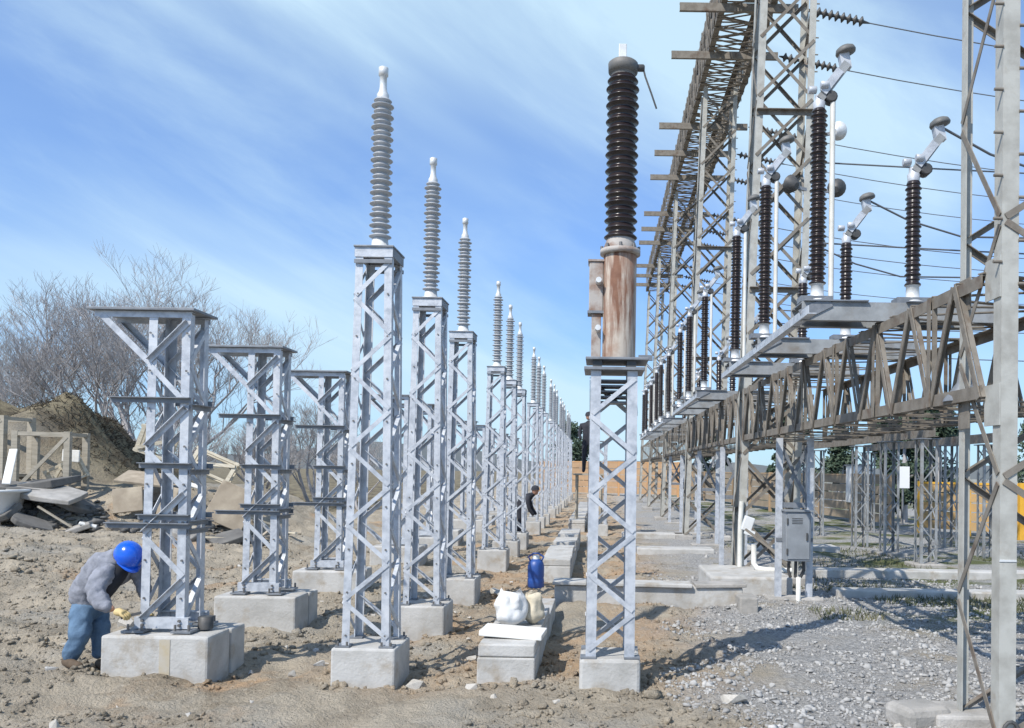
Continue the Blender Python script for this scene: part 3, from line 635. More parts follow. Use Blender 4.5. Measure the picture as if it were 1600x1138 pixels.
part('end_block', block((1.78, -.3, .03), (.22, .4, .40)), concd, r, bevel=.02)
tag(part('white_board', MB().box((-.70, 7.0, .335), (.52, .34, .045), Matrix.Rotation(R(-4), 3, 'Z') @ Matrix.Rotation(R(3), 3, 'Y')), foam, bevel=.006), 'white foam board lying across the duct cover', 'board')
def bag(name, c, d, m, lab, seed):
    rr = random.Random(seed); mb = MB(); nu, nv = 36, 14; vs = []
    for j in range(nv+1):
        t = j/nv; prof = (math.sin(min(1, t*2.2)*math.pi/2)**.5)*(1 if t < .65 else 1-.30*((t-.65)/.35)**.8)
        for i in range(nu):
            a = 2*math.pi*i/nu; q = prof*(1+.08*math.sin(2*a+seed)+(.03+.06*t)*math.sin(7*a+seed+2*t)+.05*math.sin(4*a-t*8)+rr.uniform(-.03, .03))
            vs.append((d[0]/2*q*math.cos(a), d[1]/2*q*math.sin(a), d[2]*t+(.03*math.sin(2*a+seed)+.012*math.sin(5*a))*t*t))
    fs = [[j*nu+i, j*nu+(i+1) % nu, (j+1)*nu+(i+1) % nu, (j+1)*nu+i] for j in range(nv) for i in range(nu)]+[list(range(nv*nu, nv*nu+nu))]
    mb.add(vs, fs, True); o = part(name, mb, m); o.location = c; tx = bpy.data.textures.new('creases', 'VORONOI'); tx.noise_scale = .09; dm = o.modifiers.new('c', 'DISPLACE'); dm.texture = tx; dm.strength = .04; dm.mid_level = .4; return tag(o, lab, 'bag')
bag('white_bag', (-.77, 7.42, .30), (.25, .24, .30), bagm, 'crumpled white sack standing behind the white board', 1)
bag('beige_bag', (-.58, 7.55, .30), (.19, .2, .26), bagb, 'smaller beige paper sack beside the white sack', 4)
r = thing('blue_container', 'blue plastic water container on the duct by the cross wall', 'container', (-.735, 9.85, .305))
part('body', MB().lathe([(.08, 0), (.098, .015), (.098, .10), (.092, .115), (.098, .13), (.098, .25), (.085, .30), (.05, .335), (.04, .335)], k=18), bluep, r)
part('cap', MB().lathe([(.042, .335), (.042, .375), (.03, .38)], k=12), whitep, r)
part('handle', MB().tube([(-.06, 0, .30), (-.09, 0, .36), (-.03, 0, .40), (.03, 0, .40), (.09, 0, .36), (.06, 0, .30)], .011, 7), bluep, r)

# kerbs/slabs lying about to the right and far foundations
for i, (x, y, lx, ly, h, lab) in enumerate(((6.6, 11.8, 6.5, .35, .14, 'long pale kerb running right beyond the weeds, nearer'), (7.4, 14.2, 7.5, .4, .15, 'long pale kerb running right beyond the weeds, farther'),
        (1.6, 17.5, 1.6, .6, .16, 'flat concrete foundation left of the low beam, nearer'), (1.5, 21.6, 1.8, .6, .16, 'flat concrete foundation left of the low beam, farther'), (4.2, 18.6, 2.2, .7, .16, 'flat concrete slab under the low beam at the right'))):
    tag(part('concrete_kerb', block((x, y, h/2-.06), (lx, ly, h)), conc, bevel=.02), lab, 'kerb')
tag(part('flat_rock', MB().box((2.20, 5.72, .03), (.36, .3, .22), Matrix.Rotation(.3, 3, 'Z')), concd, bevel=.05), 'buried concrete block at the foot of the nearest column', 'block')

# far lattice posts on the right carrying a rail
def far_post(label):
    r = thing('lattice_post', label, 'lattice post', group='lattice posts beyond the low beam')
    lattice(r, .16, .16, .16, .16, -.05, 2.4, 6, .05, .024, chanm, detail=True)
    part('cap_plate', MB().box((0, 0, 2.41), (.42, .42, .02)), galvd, r); part('footing', block((0, 0, -.04), (.6, .6, .2)), concd, r, bevel=.02); return r
def far_post2(label):
    r = thing('lattice_post', label, 'lattice post', group='lattice posts beyond the low beam')
    lattice(r, .16, .16, .16, .16, -.05, 2.4, 6, .05, .024, chanm, detail=False)
    part('cap_plate', MB().box((0, 0, 2.41), (.42, .42, .02)), galvd, r); return r
for i, (x, y) in enumerate(((6.2, 15.8), (6.2, 17.8), (6.2, 19.8), (6.2, 23.7), (6.2, 25.7), (6.2, 27.7), (8.3, 17.8), (8.3, 19.8), (8.3, 25.7))):
    lab = 'lattice post beyond the low beam, '+(ORD[i]+' along the left row' if i < 6 else ORD[i-6]+' along the right row')
    if i == 0: o = fp = far_post(lab)
    elif i == 2: o = fp2 = far_post2(lab)
    else: o = copy_tree(fp if i < 2 else fp2)
    o['label'] = lab; o.location = (x, y, gz(x, y))
tag(part('rail_beam', MB().channel((6.2, 15.4, 2.52), (6.2, 28.2, 2.52), (0, 0, 1), (1, 0, 0), .2, .07), oldp), 'long rail on top of the left row of lattice posts', 'rail')
tag(part('rail_beam', MB().channel((8.3, 17.2, 2.52), (8.3, 26.2, 2.52), (0, 0, 1), (1, 0, 0), .2, .07), oldp), 'long rail on top of the right row of lattice posts', 'rail')
r = thing('notice_board', 'white notice board on a post beyond the fence', 'sign', (10.4, 28.5, 0)); part('board', MB().box((0, 0, 1.62), (.42, .03, .74)), signm, r); part('post', MB().bar((0, .03, -.1), (0, .03, 1.9), .06, .05), galvd, r)
r = thing('pale_cabinet', 'pale cabinet far behind the lattice posts', 'cabinet', (9.2, 29.5, 0)); part('body', MB().box((0, 0, 1.35), (.8, .5, 1.3)), whitep, r, bevel=.02); part('stand', MB().box((0, 0, .33), (.6, .4, .74)), galvd, r); part('roof', MB().box((0, 0, 2.02), (.9, .6, .04)), cabm, r)

# orange fences
def fence(p0, p1, h, lab, n, pm=None, qm=None):
    p0, p1 = Vector(p0), Vector(p1); r = thing('orange_fence', lab, 'fence', p0); d = p1-p0
    for i in range(n+1):
        q = d*(i/n); part('post', MB().box((q.x, q.y, h/2-.1), (.14, .14, h+.26)), qm or fencep, r)
    ang = Matrix.Rotation(math.atan2(d.y, d.x), 3, 'Z')
    for i in range(n):
        q = d*((i+.5)/n); L_ = d.length/n-.16
        for k in range(int(5)): part('panel', MB().box((q.x, q.y, .12+(h-.15)*(k+.5)/5), (L_, .03, (h-.15)/5-.035), ang), pm or fencem, r)
        part('rail', MB().box((q.x, q.y, h-.02), (L_, .06, .06), ang), qm or fencep, r)
fence((-4.5, 60, 0), (5.2, 55, 0), 2.3, 'faded orange boarded fence closing the yard at its far end', 5, fencec, fenceo)
fence((5.4, 54.5, 0), (9.3, 26.5, 0), 1.7, 'dull tan boarded fence running back along the right side', 10, None, fenceq)
fence((9.6, 25, 0), (14.5, 19.5, 0), 1.5, 'orange boarded fence with yellow posts at the right edge', 5, fenceb)

# ------------------------------------------------------------------ people
def skinned(name, pts, edges, m, parent, sub=2):
    me = bpy.data.meshes.new(name); me.from_pydata([p[:3] for p in pts], edges, []); me.materials.append(m)
    o = bpy.data.objects.new(name, me); COL.objects.link(o); o.parent = parent
    sk = o.modifiers.new('skin', 'SKIN'); sk.use_smooth_shade = True
    me.skin_vertices.new() if hasattr(me.skin_vertices, 'new') and not me.skin_vertices else None
    if not me.skin_vertices:
        bm = __import__('bmesh').new(); bm.from_mesh(me); bm.verts.layers.skin.verify(); bm.to_mesh(me); bm.free()
    for i, p in enumerate(pts):
        rr = p[3]; me.skin_vertices[0].data[i].radius = rr if isinstance(rr, tuple) else (rr, rr)
    me.skin_vertices[0].data[0].use_root = True
    ss = o.modifiers.new('smooth', 'SUBSURF'); ss.levels = ss.render_levels = sub
    return o
def hand(parent, c, fwd, up, m, name='glove', s=1.0, curl=.9):
    fwd = Vector(fwd).normalized(); up = Vector(up); up = (up-fwd*up.dot(fwd)).normalized(); side = fwd.cross(up); c = Vector(c)
    pts = [(*c, .034*s), (*(c+fwd*.05*s), .036*s), (*(c+fwd*.08*s), .03*s)]; ed = [(0, 1), (1, 2)]
    for k, (off, ln) in enumerate(((-.030, .062), (-.010, .072), (.011, .068), (.030, .054))):
        b = c+fwd*.085*s+side*off*s; m1 = b+(fwd*math.cos(.35*curl)-up*math.sin(.35*curl))*ln*.5*s
        e = m1+(fwd*math.cos(1.5*curl)-up*math.sin(1.5*curl))*ln*.55*s; i = len(pts)
        pts += [(*b, .0125*s), (*m1, .011*s), (*e, .010*s)]; ed += [(2 if True else 1, i), (i, i+1), (i+1, i+2)]
    i = len(pts); tb = c+fwd*.03*s-side*.036*s; t1_ = tb+(fwd*.6-side*.5-up*.4)*.045*s; t2_ = t1_+(fwd*.8-up*.5)*.035*s
    pts += [(*tb, .014*s), (*t1_, .013*s), (*t2_, .011*s)]; ed += [(1, i), (i, i+1), (i+1, i+2)]
    return skinned(name, pts, ed, m, parent, 1)

WX, WY = -4.30, 7.02
r = thing('person', 'stooping worker in grey jacket, blue jeans and blue hard hat', 'person', (0, 0, 0)); man = r
g0 = gz(WX, WY)
V = lambda x, y, z, q: (x, y, z, q)
pel = (-4.28, 7.10, .70)
# body underneath the clothes, one continuous mesh
body = [V(-4.30, 7.06, .56, .10), V(-4.24, 7.05, .68, .095), V(-4.12, 6.99, .80, .11), V(-4.00, 6.94, .885, .09), V(-3.925, 6.91, .925, .05), V(-3.885, 6.89, .92, .048),
        V(-4.00, 6.82, .835, .05), V(-4.02, 6.68, .638, .04), V(-3.84, 6.62, .525, .028), V(-3.91, 7.05, .832, .05), V(-3.84, 7.05, .666, .04), V(-3.788, 7.0, .53, .028),
        V(-4.31, 6.99, .46, .08), V(-4.26, 6.90, .285, .058), V(-4.366, 6.90, .06, .04), V(-4.275, 7.13, .46, .08), V(-4.225, 7.10, .26, .055), V(-4.21, 7.08, .05, .04)]
bed = [(0, 1), (1, 2), (2, 3), (3, 4), (4, 5), (3, 6), (6, 7), (7, 8), (3, 9), (9, 10), (10, 11), (0, 12), (12, 13), (13, 14), (0, 15), (15, 16), (16, 17)]
skinned('body', body, bed, skin, r)
jk = [V(-4.335, 7.08, .47, .150), V(-4.315, 7.07, .57, .165), V(-4.24, 7.04, .68, .165), V(-4.13, 6.99, .79, .170), V(-4.02, 6.94, .875, .150), V(-3.955, 6.92, .92, .085),
      V(-4.00, 6.82, .835, .092), V(-4.035, 6.73, .74, .080), V(-4.025, 6.67, .64, .078), V(-3.94, 6.64, .575, .066), V(-3.85, 6.62, .53, .052),
      V(-3.905, 7.05, .83, .085), V(-3.862, 7.06, .74, .072), V(-3.84, 7.05, .66, .066), V(-3.80, 7.01, .56, .05)]
jo = skinned('jacket', jk, [(0, 1), (1, 2), (2, 3), (3, 4), (4, 5), (4, 6), (6, 7), (7, 8), (8, 9), (9, 10), (4, 11), (11, 12), (12, 13), (13, 14)], jackm, r, 3)
tx = bpy.data.textures.new('folds', 'CLOUDS'); tx.noise_scale = .07; dm = jo.modifiers.new('folds', 'DISPLACE'); dm.texture = tx; dm.strength = .045; dm.mid_level = .5; dm.texture_coords = 'GLOBAL'
skinned('pullover', [V(-4.13, 6.86, .56, .09), V(-4.06, 6.86, .68, .10), V(-3.96, 6.86, .80, .10), V(-3.91, 6.88, .88, .07)], [(0, 1), (1, 2), (2, 3)], vestm, r)
tr = [V(-4.31, 7.06, .60, .11), V(-4.31, 7.06, .50, .135), V(-4.31, 6.98, .42, .105), V(-4.285, 6.93, .34, .092), V(-4.27, 6.90, .27, .084), V(-4.32, 6.90, .15, .072), V(-4.37, 6.90, .05, .070),
      V(-4.27, 7.13, .42, .10), V(-4.24, 7.11, .33, .088), V(-4.225, 7.10, .25, .08), V(-4.215, 7.09, .14, .07), V(-4.21, 7.08, .03, .068)]
to = skinned('trousers', tr, [(0, 1), (1, 2), (2, 3), (3, 4), (4, 5), (5, 6), (1, 7), (7, 8), (8, 9), (9, 10), (10, 11)], jean, r, 3)
dm = to.modifiers.new('folds', 'DISPLACE'); dm.texture = tx; dm.strength = .035; dm.mid_level = .5; dm.texture_coords = 'GLOBAL'
for (x, y), a in (((-4.375, 6.90), .3), ((-4.21, 7.08), .1)):
    z = gz(x, y); skinned('boot', [V(x-.03, y+.02, z+.04, .046), V(x+.07, y-.05, z+.025, .042), V(x+.16, y-.10, z+.02, .036), V(x+.20, y-.12, z+.012, .025)], [(0, 1), (1, 2), (2, 3)], bootm, r, 2)
hc = Vector((-3.872, 6.86, .925))
hd = Matrix.Rotation(R(-35), 3, 'Z') @ Matrix.Rotation(R(46), 3, 'Y')     # head bowed to the right and towards the viewer
def hv(p): return hc+hd @ (Vector(p)*.92)
pr = []; nu, nv = 20, 14; vs = []
for j in range(nv+1):
    ph = math.pi*j/nv
    for i in range(nu):
        a = 2*math.pi*i/nu; x, y, z = .092*math.sin(ph)*math.cos(a), .074*math.sin(ph)*math.sin(a), .112*math.cos(ph)
        if z < 0: x = x*(1-.12*(-z/.112))+.012*(-z/.112); y *= 1-.30*(-z/.112)
        if abs(a) < .2 or a > 6.1: x += .022*math.exp(-((z+.028)/.022)**2)
        vs.append(hv((x, y, z-.02)))
hm = MB().add(vs, [[j*nu+i, j*nu+(i+1) % nu, (j+1)*nu+(i+1) % nu, (j+1)*nu+i][::-1] for j in range(nv) for i in range(nu)], True)
head = part('head', hm, skin, r)
for s in (-1, 1):
    part('ear', MB().lathe([(.006, -.012), (.024, -.006), (.024, .006), (.006, .012)], hv((-.005, s*.072, -.035)), 10, axis=hd @ Matrix.Rotation(R(90), 3, 'X')), skin, head)
    part('eye', MB().lathe([(.002, -.009), (.009, -.003), (.009, .003), (.002, .009)], hv((.083, s*.030, -.012)), 8, axis=hd), darkm, head)
part('mouth', MB().box(hv((.085, 0, -.085)), (.012, .045, .008), hd), bootm, head)
part('hair', MB().lathe([(.078, -.03), (.086, .0), (.085, .04)], hv((-.012, 0, -.03)), 18, axis=hd @ Matrix.Diagonal((1.05, .92, 1)).to_3x3()), bootm, head)
dome = [(.112, -.005), (.112, .01)]+[(.112*math.cos(t_), .01+.118*math.sin(t_)) for t_ in np.linspace(.05, 1.5, 10)]
hat = part('hard_hat', MB().lathe(dome, hv((0, 0, .012)), 26, axis=hd @ Matrix.Diagonal((1.12, .98, 1)).to_3x3()), hatm, r)
bv = [hv((.125*math.cos(t_)*(1.0), .110*math.sin(t_), .006)) for t_ in np.linspace(-1.2, 1.2, 15)]+[hv((.125*math.cos(t_)+.055*math.cos(t_)**2, .113*math.sin(t_), -.006)) for t_ in np.linspace(-1.2, 1.2, 15)]
bm_ = MB().add(bv, [[i, i+1, i+16, i+15] for i in range(14)], True); o = part('peak', bm_, hatm, hat); sm_ = o.modifiers.new('t', 'SOLIDIFY'); sm_.thickness = .005
part('ridge', MB().tube([hv((.13*math.cos(t_), 0, .022+.12*math.sin(t_))) for t_ in np.linspace(.25, 2.9, 14)], .009, 6), hatm, hat)
hand(r, (-3.835, 6.615, .523), (.95, -.05, -.2), (.2, -.3, 1), glovem)
hand(r, (-3.79, 7.0, .54), (.25, -.1, -1), (-1, -.3, 0), glovem)
r2 = tag(part('spanner', MB().bar((-3.775, 6.61, .47), (-3.66, 6.70, .50), .022, .008), boltm), 'small steel spanner in the stooping worker\'s gloved hand', 'spanner')

def small_person(label, x, y, z, pose, seed):
    r = thing('person', label, 'person', (x, y, z))
    P_, E_ = pose
    skinned('body', P_, E_, darkc, r, 1)
    h = P_[4]; hd_ = Vector(h[:3])+Vector((0, 0, .11))
    part('head', MB().lathe([(.02, -.11), (.065, -.08), (.085, -.01), (.085, .04), (.05, .10), (.01, .112)], hd_, 14), skin, r)
    part('helmet', MB().lathe([(.115, .02), (.105, .03), (.10, .07), (.07, .12), (.01, .14)], hd_, 14), darkc, r)
    return r
stand = ([V(0, 0, .92, (.15, .11)), V(0, 0, 1.12, (.16, .11)), V(0, 0, 1.34, (.19, .11)), V(0, 0, 1.46, .07), V(0, 0, 1.52, .055), V(-.21, 0, 1.38, .065), V(-.26, -.05, 1.12, .055), V(-.22, -.2, .95, .045), V(.21, 0, 1.38, .065), V(.27, -.1, 1.14, .055), V(.25, -.3, 1.05, .045),
          V(-.10, 0, .86, .10), V(-.11, -.03, .48, .075), V(-.12, .02, .08, .055), V(-.13, -.13, .04, .045), V(.10, 0, .86, .10), V(.12, -.05, .48, .075), V(.13, 0, .08, .055), V(.14, -.14, .04, .045)],
         [(0, 1), (1, 2), (2, 3), (3, 4), (2, 5), (5, 6), (6, 7), (2, 8), (8, 9), (9, 10), (0, 11), (11, 12), (12, 13), (13, 14), (0, 15), (15, 16), (16, 17), (17, 18)])
r = small_person('person in dark clothes standing up high left of the transformer stand', -.34, 24.0, 1.62, stand, 1); 
r = thing('wooden_trestle', 'weathered timber trestle under the far standing person', 'trestle', (-.3, 24, 0))
part('platform', MB().box((0, 0, 1.575), (.9, .6, .05)), greyw, r)
for sx in (-.35, .35):
    for sy in (-.2, .2): part('leg', MB().bar((sx, sy, -.1), (sx, sy, 1.55), .06, .06), greyw, r)
bend = ([V(0, 0, .80, (.14, .11)), V(.10, 0, .95, (.15, .11)), V(.24, 0, 1.06, (.17, .11)), V(.34, 0, 1.08, .07), V(.39, 0, 1.06, .055), V(.22, -.19, .98, .06), V(.26, -.2, .72, .05), V(.38, -.15, .55, .042), V(.22, .19, .98, .06), V(.3, .18, .72, .05), V(.42, .12, .56, .042),
         V(-.02, -.10, .74, .10), V(.05, -.11, .42, .075), V(-.04, -.12, .06, .055), V(.08, -.12, .03, .045), V(-.02, .10, .74, .10), V(.08, .11, .42, .075), V(0, .12, .06, .055), V(.12, .12, .03, .045)], stand[1])
small_person('person in dark clothes bending among the far stands', -2.0, 20.9, gz(-2.0, 20.9), bend, 2)

# ------------------------------------------------------------------ rubble heap and crates at the left
def put(x, y, dz=0): return (x, y, gz(x, y)+dz)
def frame(name, lab, loc, rz, w_, d_, h_, m, miss=(), tilt=(0, 0)):
    r = thing(name, lab, 'timber frame', loc, rz); r.rotation_euler = (tilt[0], tilt[1], rz); t_ = .115 if h_ > 1 else .075; k = 0
    for sx in (0, 1):
        for sy in (0, 1):
            part('post', MB().box((w_*(sx-.5), d_*(sy-.5), h_/2), (t_, t_, h_)), m, r)
    for z in (t_/2, h_-t_/2+.003):
        for sy in (0, 1):
            k += 1
            if k not in miss: part('rail', MB().box((0, d_*(sy-.5)-.004, z), (w_+.12, t_*.85, t_*.7)), m, r)
        for sx in (0, 1):
            k += 1
            if k not in miss: part('rail', MB().box((w_*(sx-.5)+.003, 0, z), (t_*.6, d_, t_*.62)), m, r)
    part('diagonal', MB().bar((-w_/2, -d_/2-.05, .1), (w_/2, -d_/2-.05, h_-.1), .03, .07, (0, 1, 0)), m, r)
    return r
frame('crate_frame', 'tall weathered timber crate frame behind the asphalt heap', put(-11.6, 17.6, -.02), R(8), 1.0, .8, 1.36, greyw)
frame('crate_frame', 'weathered timber crate frame cut by the left picture edge', put(-13.15, 17.6, .0), R(-3), 1.7, .8, 1.3, greyw, (5,))
frame('pallet_frame', 'pale timber frame tilted on end left of the front bracket stand', put(-9.35, 17.4, .72), R(12), .62, .2, .60, pinewood, (2, 6), (R(10), R(20)))
frame('pallet_frame', 'pale broken timber frame seen through the front bracket stand', put(-8.15, 17.3, .80), R(10), .8, .2, .5, pinewood, (3, 7), (R(-18), R(24)))
frame('pallet_frame', 'small pale timber frame inside the tall crate frame', put(-11.35, 17.9, .1), R(-30), .6, .4, .45, pinewood, (), (R(20), R(-15)))
def panel(name, lab, x, y, dz, d, rot, m, cat='panel', seed=0):
    rr = random.Random(seed); k = 9; t = d[2]; top = []                       # a slab with a broken outline
    for i in range(k):
        a = 2*math.pi*(i+rr.uniform(-.25, .25))/k; c_, s_ = math.cos(a), math.sin(a); q = 1/max(abs(c_), abs(s_))*rr.uniform(.8, 1.0)
        top.append((d[0]/2*c_*q, d[1]/2*s_*q))
    if cat != 'slab': top = [(-d[0]/2, -d[1]/2), (d[0]/2, -d[1]/2), (d[0]/2, d[1]/2), (-d[0]/2, d[1]/2)]; k = 4
    vs = [(a, b, -t/2+rr.uniform(-.01, .01)) for a, b in top]+[(a, b, t/2+rr.uniform(-.01, .01)) for a, b in top]
    mb = MB().add(vs, [list(range(k))[::-1], list(range(k, 2*k))]+[[i, (i+1) % k, (i+1) % k+k, i+k] for i in range(k)])
    o = part(name, mb, m, bevel=.012 if cat != 'slab' else .02); o.location = put(x, y, dz); o.rotation_euler = [R(q) for q in rot]; return tag(o, lab, cat)
slabs = [(-10.75, 16.2, .40, 1.5, .95, .10, (12, 9, -8), 'large flat slab sloping right on the asphalt heap'), (-11.5, 16.3, .46, 1.2, .8, .10, (8, 4, 20), 'long dark slab on top of the asphalt heap'),
         (-11.9, 16.0, .20, .8, .6, .12, (50, 10, 15), 'slab standing on edge at the left of the asphalt heap'), (-11.3, 15.7, .12, .9, .55, .12, (35, -12, -20), 'dark slab leaning at the front of the asphalt heap'),
         (-10.6, 15.6, .10, .8, .5, .10, (18, 20, 30), 'small slab lying at the right front of the heap'), (-11.2, 16.6, .30, 1.3, .9, .14, (6, -8, 5), 'slab buried in the middle of the asphalt heap'),
         (-10.3, 16.4, .15, .9, .6, .12, (25, 15, 60), 'slab propped under the large flat slab'), (-9.95, 15.9, .06, .6, .4, .10, (10, -20, 10), 'loose slab at the right end of the heap'),
         (-12.2, 16.6, .35, .9, .7, .10, (20, -10, 40), 'slab tucked beside the white tub'), (-9.3, 16.2, .08, .55, .5, .12, (30, 10, 80), 'slab between heap and tilted pallet frame'),
         (-8.0, 16.0, .08, .6, .5, .12, (15, 20, 10), 'grey slab behind the front bracket stand'), (-7.2, 16.2, .10, .7, .5, .12, (20, -15, 35), 'grey slab below the tilted tan panel')]
for i, (x, y, dz, a, b, t_, rot, lab) in enumerate(slabs): panel('broken_slab', lab, x, y, dz, (a, b, t_), rot, asph if i not in (0, 7, 10) else concd, 'slab', i)
panel('tan_panel', 'tilted tan plywood panel right of the front bracket stand', -7.5, 17.0, .55, (.8, .05, .85), (-14, 24, 10), tanw, 'panel')
panel('tan_panel', 'flat tan board on the heap left of the front bracket stand', -9.35, 17.1, .62, (.9, .7, .06), (18, 6, 8), tanw, 'panel')
panel('tan_panel', 'upright tan crate side left of the front bracket stand', -9.45, 16.7, .36, (.55, .05, .5), (-14, -7, 14), tanw, 'panel')
panel('tan_panel', 'tan board seen between the legs of the front bracket stand', -8.75, 16.9, .42, (.35, .05, .62), (-8, 10, -8), tanw, 'panel')
panel('white_plank', 'bright white plank inside the tall crate frame', -11.25, 17.7, .8, (.35, .04, .26), (0, 3, 5), foam, 'plank')
panel('white_plank', 'white plank leaning beside the white tub', -11.55, 16.3, .85, (.14, .9, .04), (50, 0, 25), foam, 'plank')
panel('white_plank', 'short white plank on the heap by the bracket stand', -8.35, 17.0, .75, (.5, .16, .04), (10, 16, -10), foam, 'plank')
panel('white_plank', 'white scrap lying at the end of the asphalt heap', -9.75, 15.9, .16, (.3, .2, .04), (10, 16, 30), foam, 'plank')
for i in range(14):
    x, y = random.uniform(-12.4, -6.6), random.uniform(15.8, 17.8); a = random.uniform(0, 180)
    o = part('stick', MB().bar((-random.uniform(.3, .6), 0, 0), (random.uniform(.3, .6), 0, 0), .03, .05), (pinewood, greyw, tanw)[i % 3]); o.location = put(x, y, random.uniform(.08, .3)); o.rotation_euler = (0, R(random.uniform(-35, 35)), R(a))
    tag(o, 'stray timber stick on the rubble heap', 'stick', 'stray sticks on the rubble heap')
r = thing('white_tub', 'white rounded plastic tub cut off by the left edge', 'tub', put(-12.0, 15.7, -.05), R(4))
def tubv(s, z): return [(s*math.copysign(abs(math.cos(a))**.6, math.cos(a))*1.1, s*.55*math.copysign(abs(math.sin(a))**.6, math.sin(a)), z) for a in np.linspace(0, 2*math.pi, 32, endpoint=False)]
ring = [tubv(.62, 0), tubv(.74, .04), tubv(.86, .22), tubv(.93, .58), tubv(1.0, .60), tubv(1.0, .64), tubv(.90, .64), tubv(.80, .22), tubv(.62, .08)]
part('shell', MB().add(sum(ring, []), [[j*32+i, j*32+(i+1) % 32, (j+1)*32+(i+1) % 32, (j+1)*32+i] for j in range(8) for i in range(32)]+[list(range(32))[::-1], list(range(256, 288))], True), whitep, r)
part('cover', MB().lathe([(.7, .64), (.66, .76), (.4, .86), (.05, .9)], (-.2, 0, 0), 20, axis=Matrix.Diagonal((1, .6, 1)).to_3x3()), whitep, r)

# ------------------------------------------------------------------ bare trees
def bare_tree(lab, x, y, H, spread, stems, seed, grp='bare trees behind the mound', depth=6, zbase=None):
    rr = random.Random(seed); r = thing('bare_tree', lab, 'tree', (x, y, gz(x, y)-.1 if zbase is None else zbase), group=grp); tk, tw = MB(), MB()
    def grow(p, d, ln, rad, lv):
        pts = [p]; q = p; dd = d
        for k in range(3):
            dd = (dd+Vector((rr.uniform(-1, 1), rr.uniform(-1, 1), rr.uniform(-.3, .5)))*.16).normalized(); q = q+dd*ln/3; pts.append(q)
        (tk if lv >= depth-1 else tw).tube(pts, [rad, rad*.88, rad*.76, rad*.62], 5 if lv >= depth-1 else 3, cap=False)
        if lv == 0: return
        nb = 3 if lv > 1 else 4
        for k in range(nb):
            base = pts[rr.choice((1, 2, 3, 3))] if k else pts[3]
            o = Vector((rr.uniform(-1, 1), rr.uniform(-1, 1), rr.uniform(-.35, .7)))
            nd = (dd*.75+o*spread+Vector((0, 0, .18))).normalized()
            grow(base, nd, ln*rr.uniform(.62, .86), max(rad*.60*rr.uniform(.8, 1.1), .0052), lv-1)
    for s in range(stems):
        a = 6.28*s/stems+rr.uniform(-.3, .3); grow(Vector((rr.uniform(-.3, .3), rr.uniform(-.3, .3), 0)), Vector((math.cos(a)*.42*(stems > 1), math.sin(a)*.3*(stems > 1), 1)).normalized(), H*.235, H*.014, depth)
    part('trunk', tk, bark, r); part('twigs', tw, bark, r, kind='stuff'); return r
bare_tree('large round bare tree above the front bracket stand', -16.4, 31, 11.0, .72, 5, 3, depth=7)
bare_tree('bare tree right of the large round one, half hidden', -13.2, 31.5, 4.8, .8, 3, 5)
bare_tree('bare tree at the left picture edge behind the mound', -22.4, 31, 9.6, .85, 3, 8, depth=7)
bare_tree('bare tree between the left edge tree and the round tree', -19.6, 32, 4.6, .8, 3, 13)
bare_tree('small bare tree behind the third bracket stand', -12.4, 36, 6.4, .75, 3, 21, depth=6)
bare_tree('low bare bush behind the second bracket stand', -12.2, 30, 4.8, .9, 4, 24, depth=5)
bare_tree('low bare bush left of the tall insulator stands', -9.3, 32, 4.4, .9, 4, 27, depth=5)
bare_tree('low bare bush behind the tilted tan panel', -13.8, 27.5, 4.4, .9, 4, 29, depth=5)
# dark scrub on the mound
mb = MB(); rr = random.Random(3)
for i in range(4200):
    x = rr.gauss(-12.6, .9); y = rr.uniform(19.2, 23.5); 
    if x < -14.4 or x > -10.6: continue
    z = gz(x, y)
    a = rr.uniform(0, 6.28); ln = rr.uniform(.08, .26); d = Vector((math.cos(a)*.9, math.sin(a)*.7-.2, rr.uniform(-.3, .9))).normalized(); p = Vector((x, y, z-.05))
    mb.tube([p, p+d*ln*.5, p+d*ln+Vector((0, 0, rr.uniform(-.15, .05)))], [.011, .008, .004], 3, cap=False)
part('scrub', mb, scrub, kind='stuff')
# leafy trees far off
def leafy(lab, x, y, h, wd, seed, cone=False, grp='dark evergreens beyond the fence'):
    rr = random.Random(seed); r = thing('evergreen_tree', lab, 'tree', (x, y, 0), group=grp); tr_, cr = MB(), MB()
    tr_.tube([(0, 0, -.2), (rr.uniform(-.1, .1), 0, h*.5), (0, 0, h*.9)], [h*.03, h*.02, h*.006], 6)
    cl = []
    for k in range(26):
        t = rr.uniform(.12, 1); rad = wd*.5*((1-t)*1.05+.05 if cone else math.sin(min(1, t*1.15)*math.pi*.82+.25)); a = rr.uniform(0, 6.28)
        c_ = Vector((rad*math.cos(a)*rr.uniform(.4, 1), rad*math.sin(a)*rr.uniform(.4, 1), h*t)); cl.append((c_, wd*rr.uniform(.10, .2)))
        tr_.tube([(0, 0, h*t*.8), tuple(c_)], [h*.008, h*.003], 4, cap=False)
    for k in range(3200):
        c_, s_ = rr.choice(cl); d = Vector((rr.gauss(0, 1), rr.gauss(0, 1), rr.gauss(0, .8))); d = d.normalized()*s_*rr.uniform(.5, 1.1); p = c_+d; q = .035*h*rr.uniform(.5, 1.1)
        u = Vector((rr.gauss(0, 1), rr.gauss(0, 1), rr.gauss(0, 1))).normalized(); v = u.orthogonal().normalized()
        cr.add([p-u*q-v*q*.45, p+u*q-v*q*.2, p+u*q*.6+v*q*.5, p-u*q*.5+v*q*.5], [[0, 1, 2, 3]])
    part('trunk', tr_, bark, r); part('crown', cr, leafd, r); return r
leafy('round dark tree above the far orange fence', -2.7, 75, 6.0, 4.6, 1)
leafy('dark evergreen between the far lattice posts', 13.4, 33, 4.4, 2.6, 2)
leafy('dark evergreen next to the nearest column', 11.0, 30, 4.2, 1.8, 9)
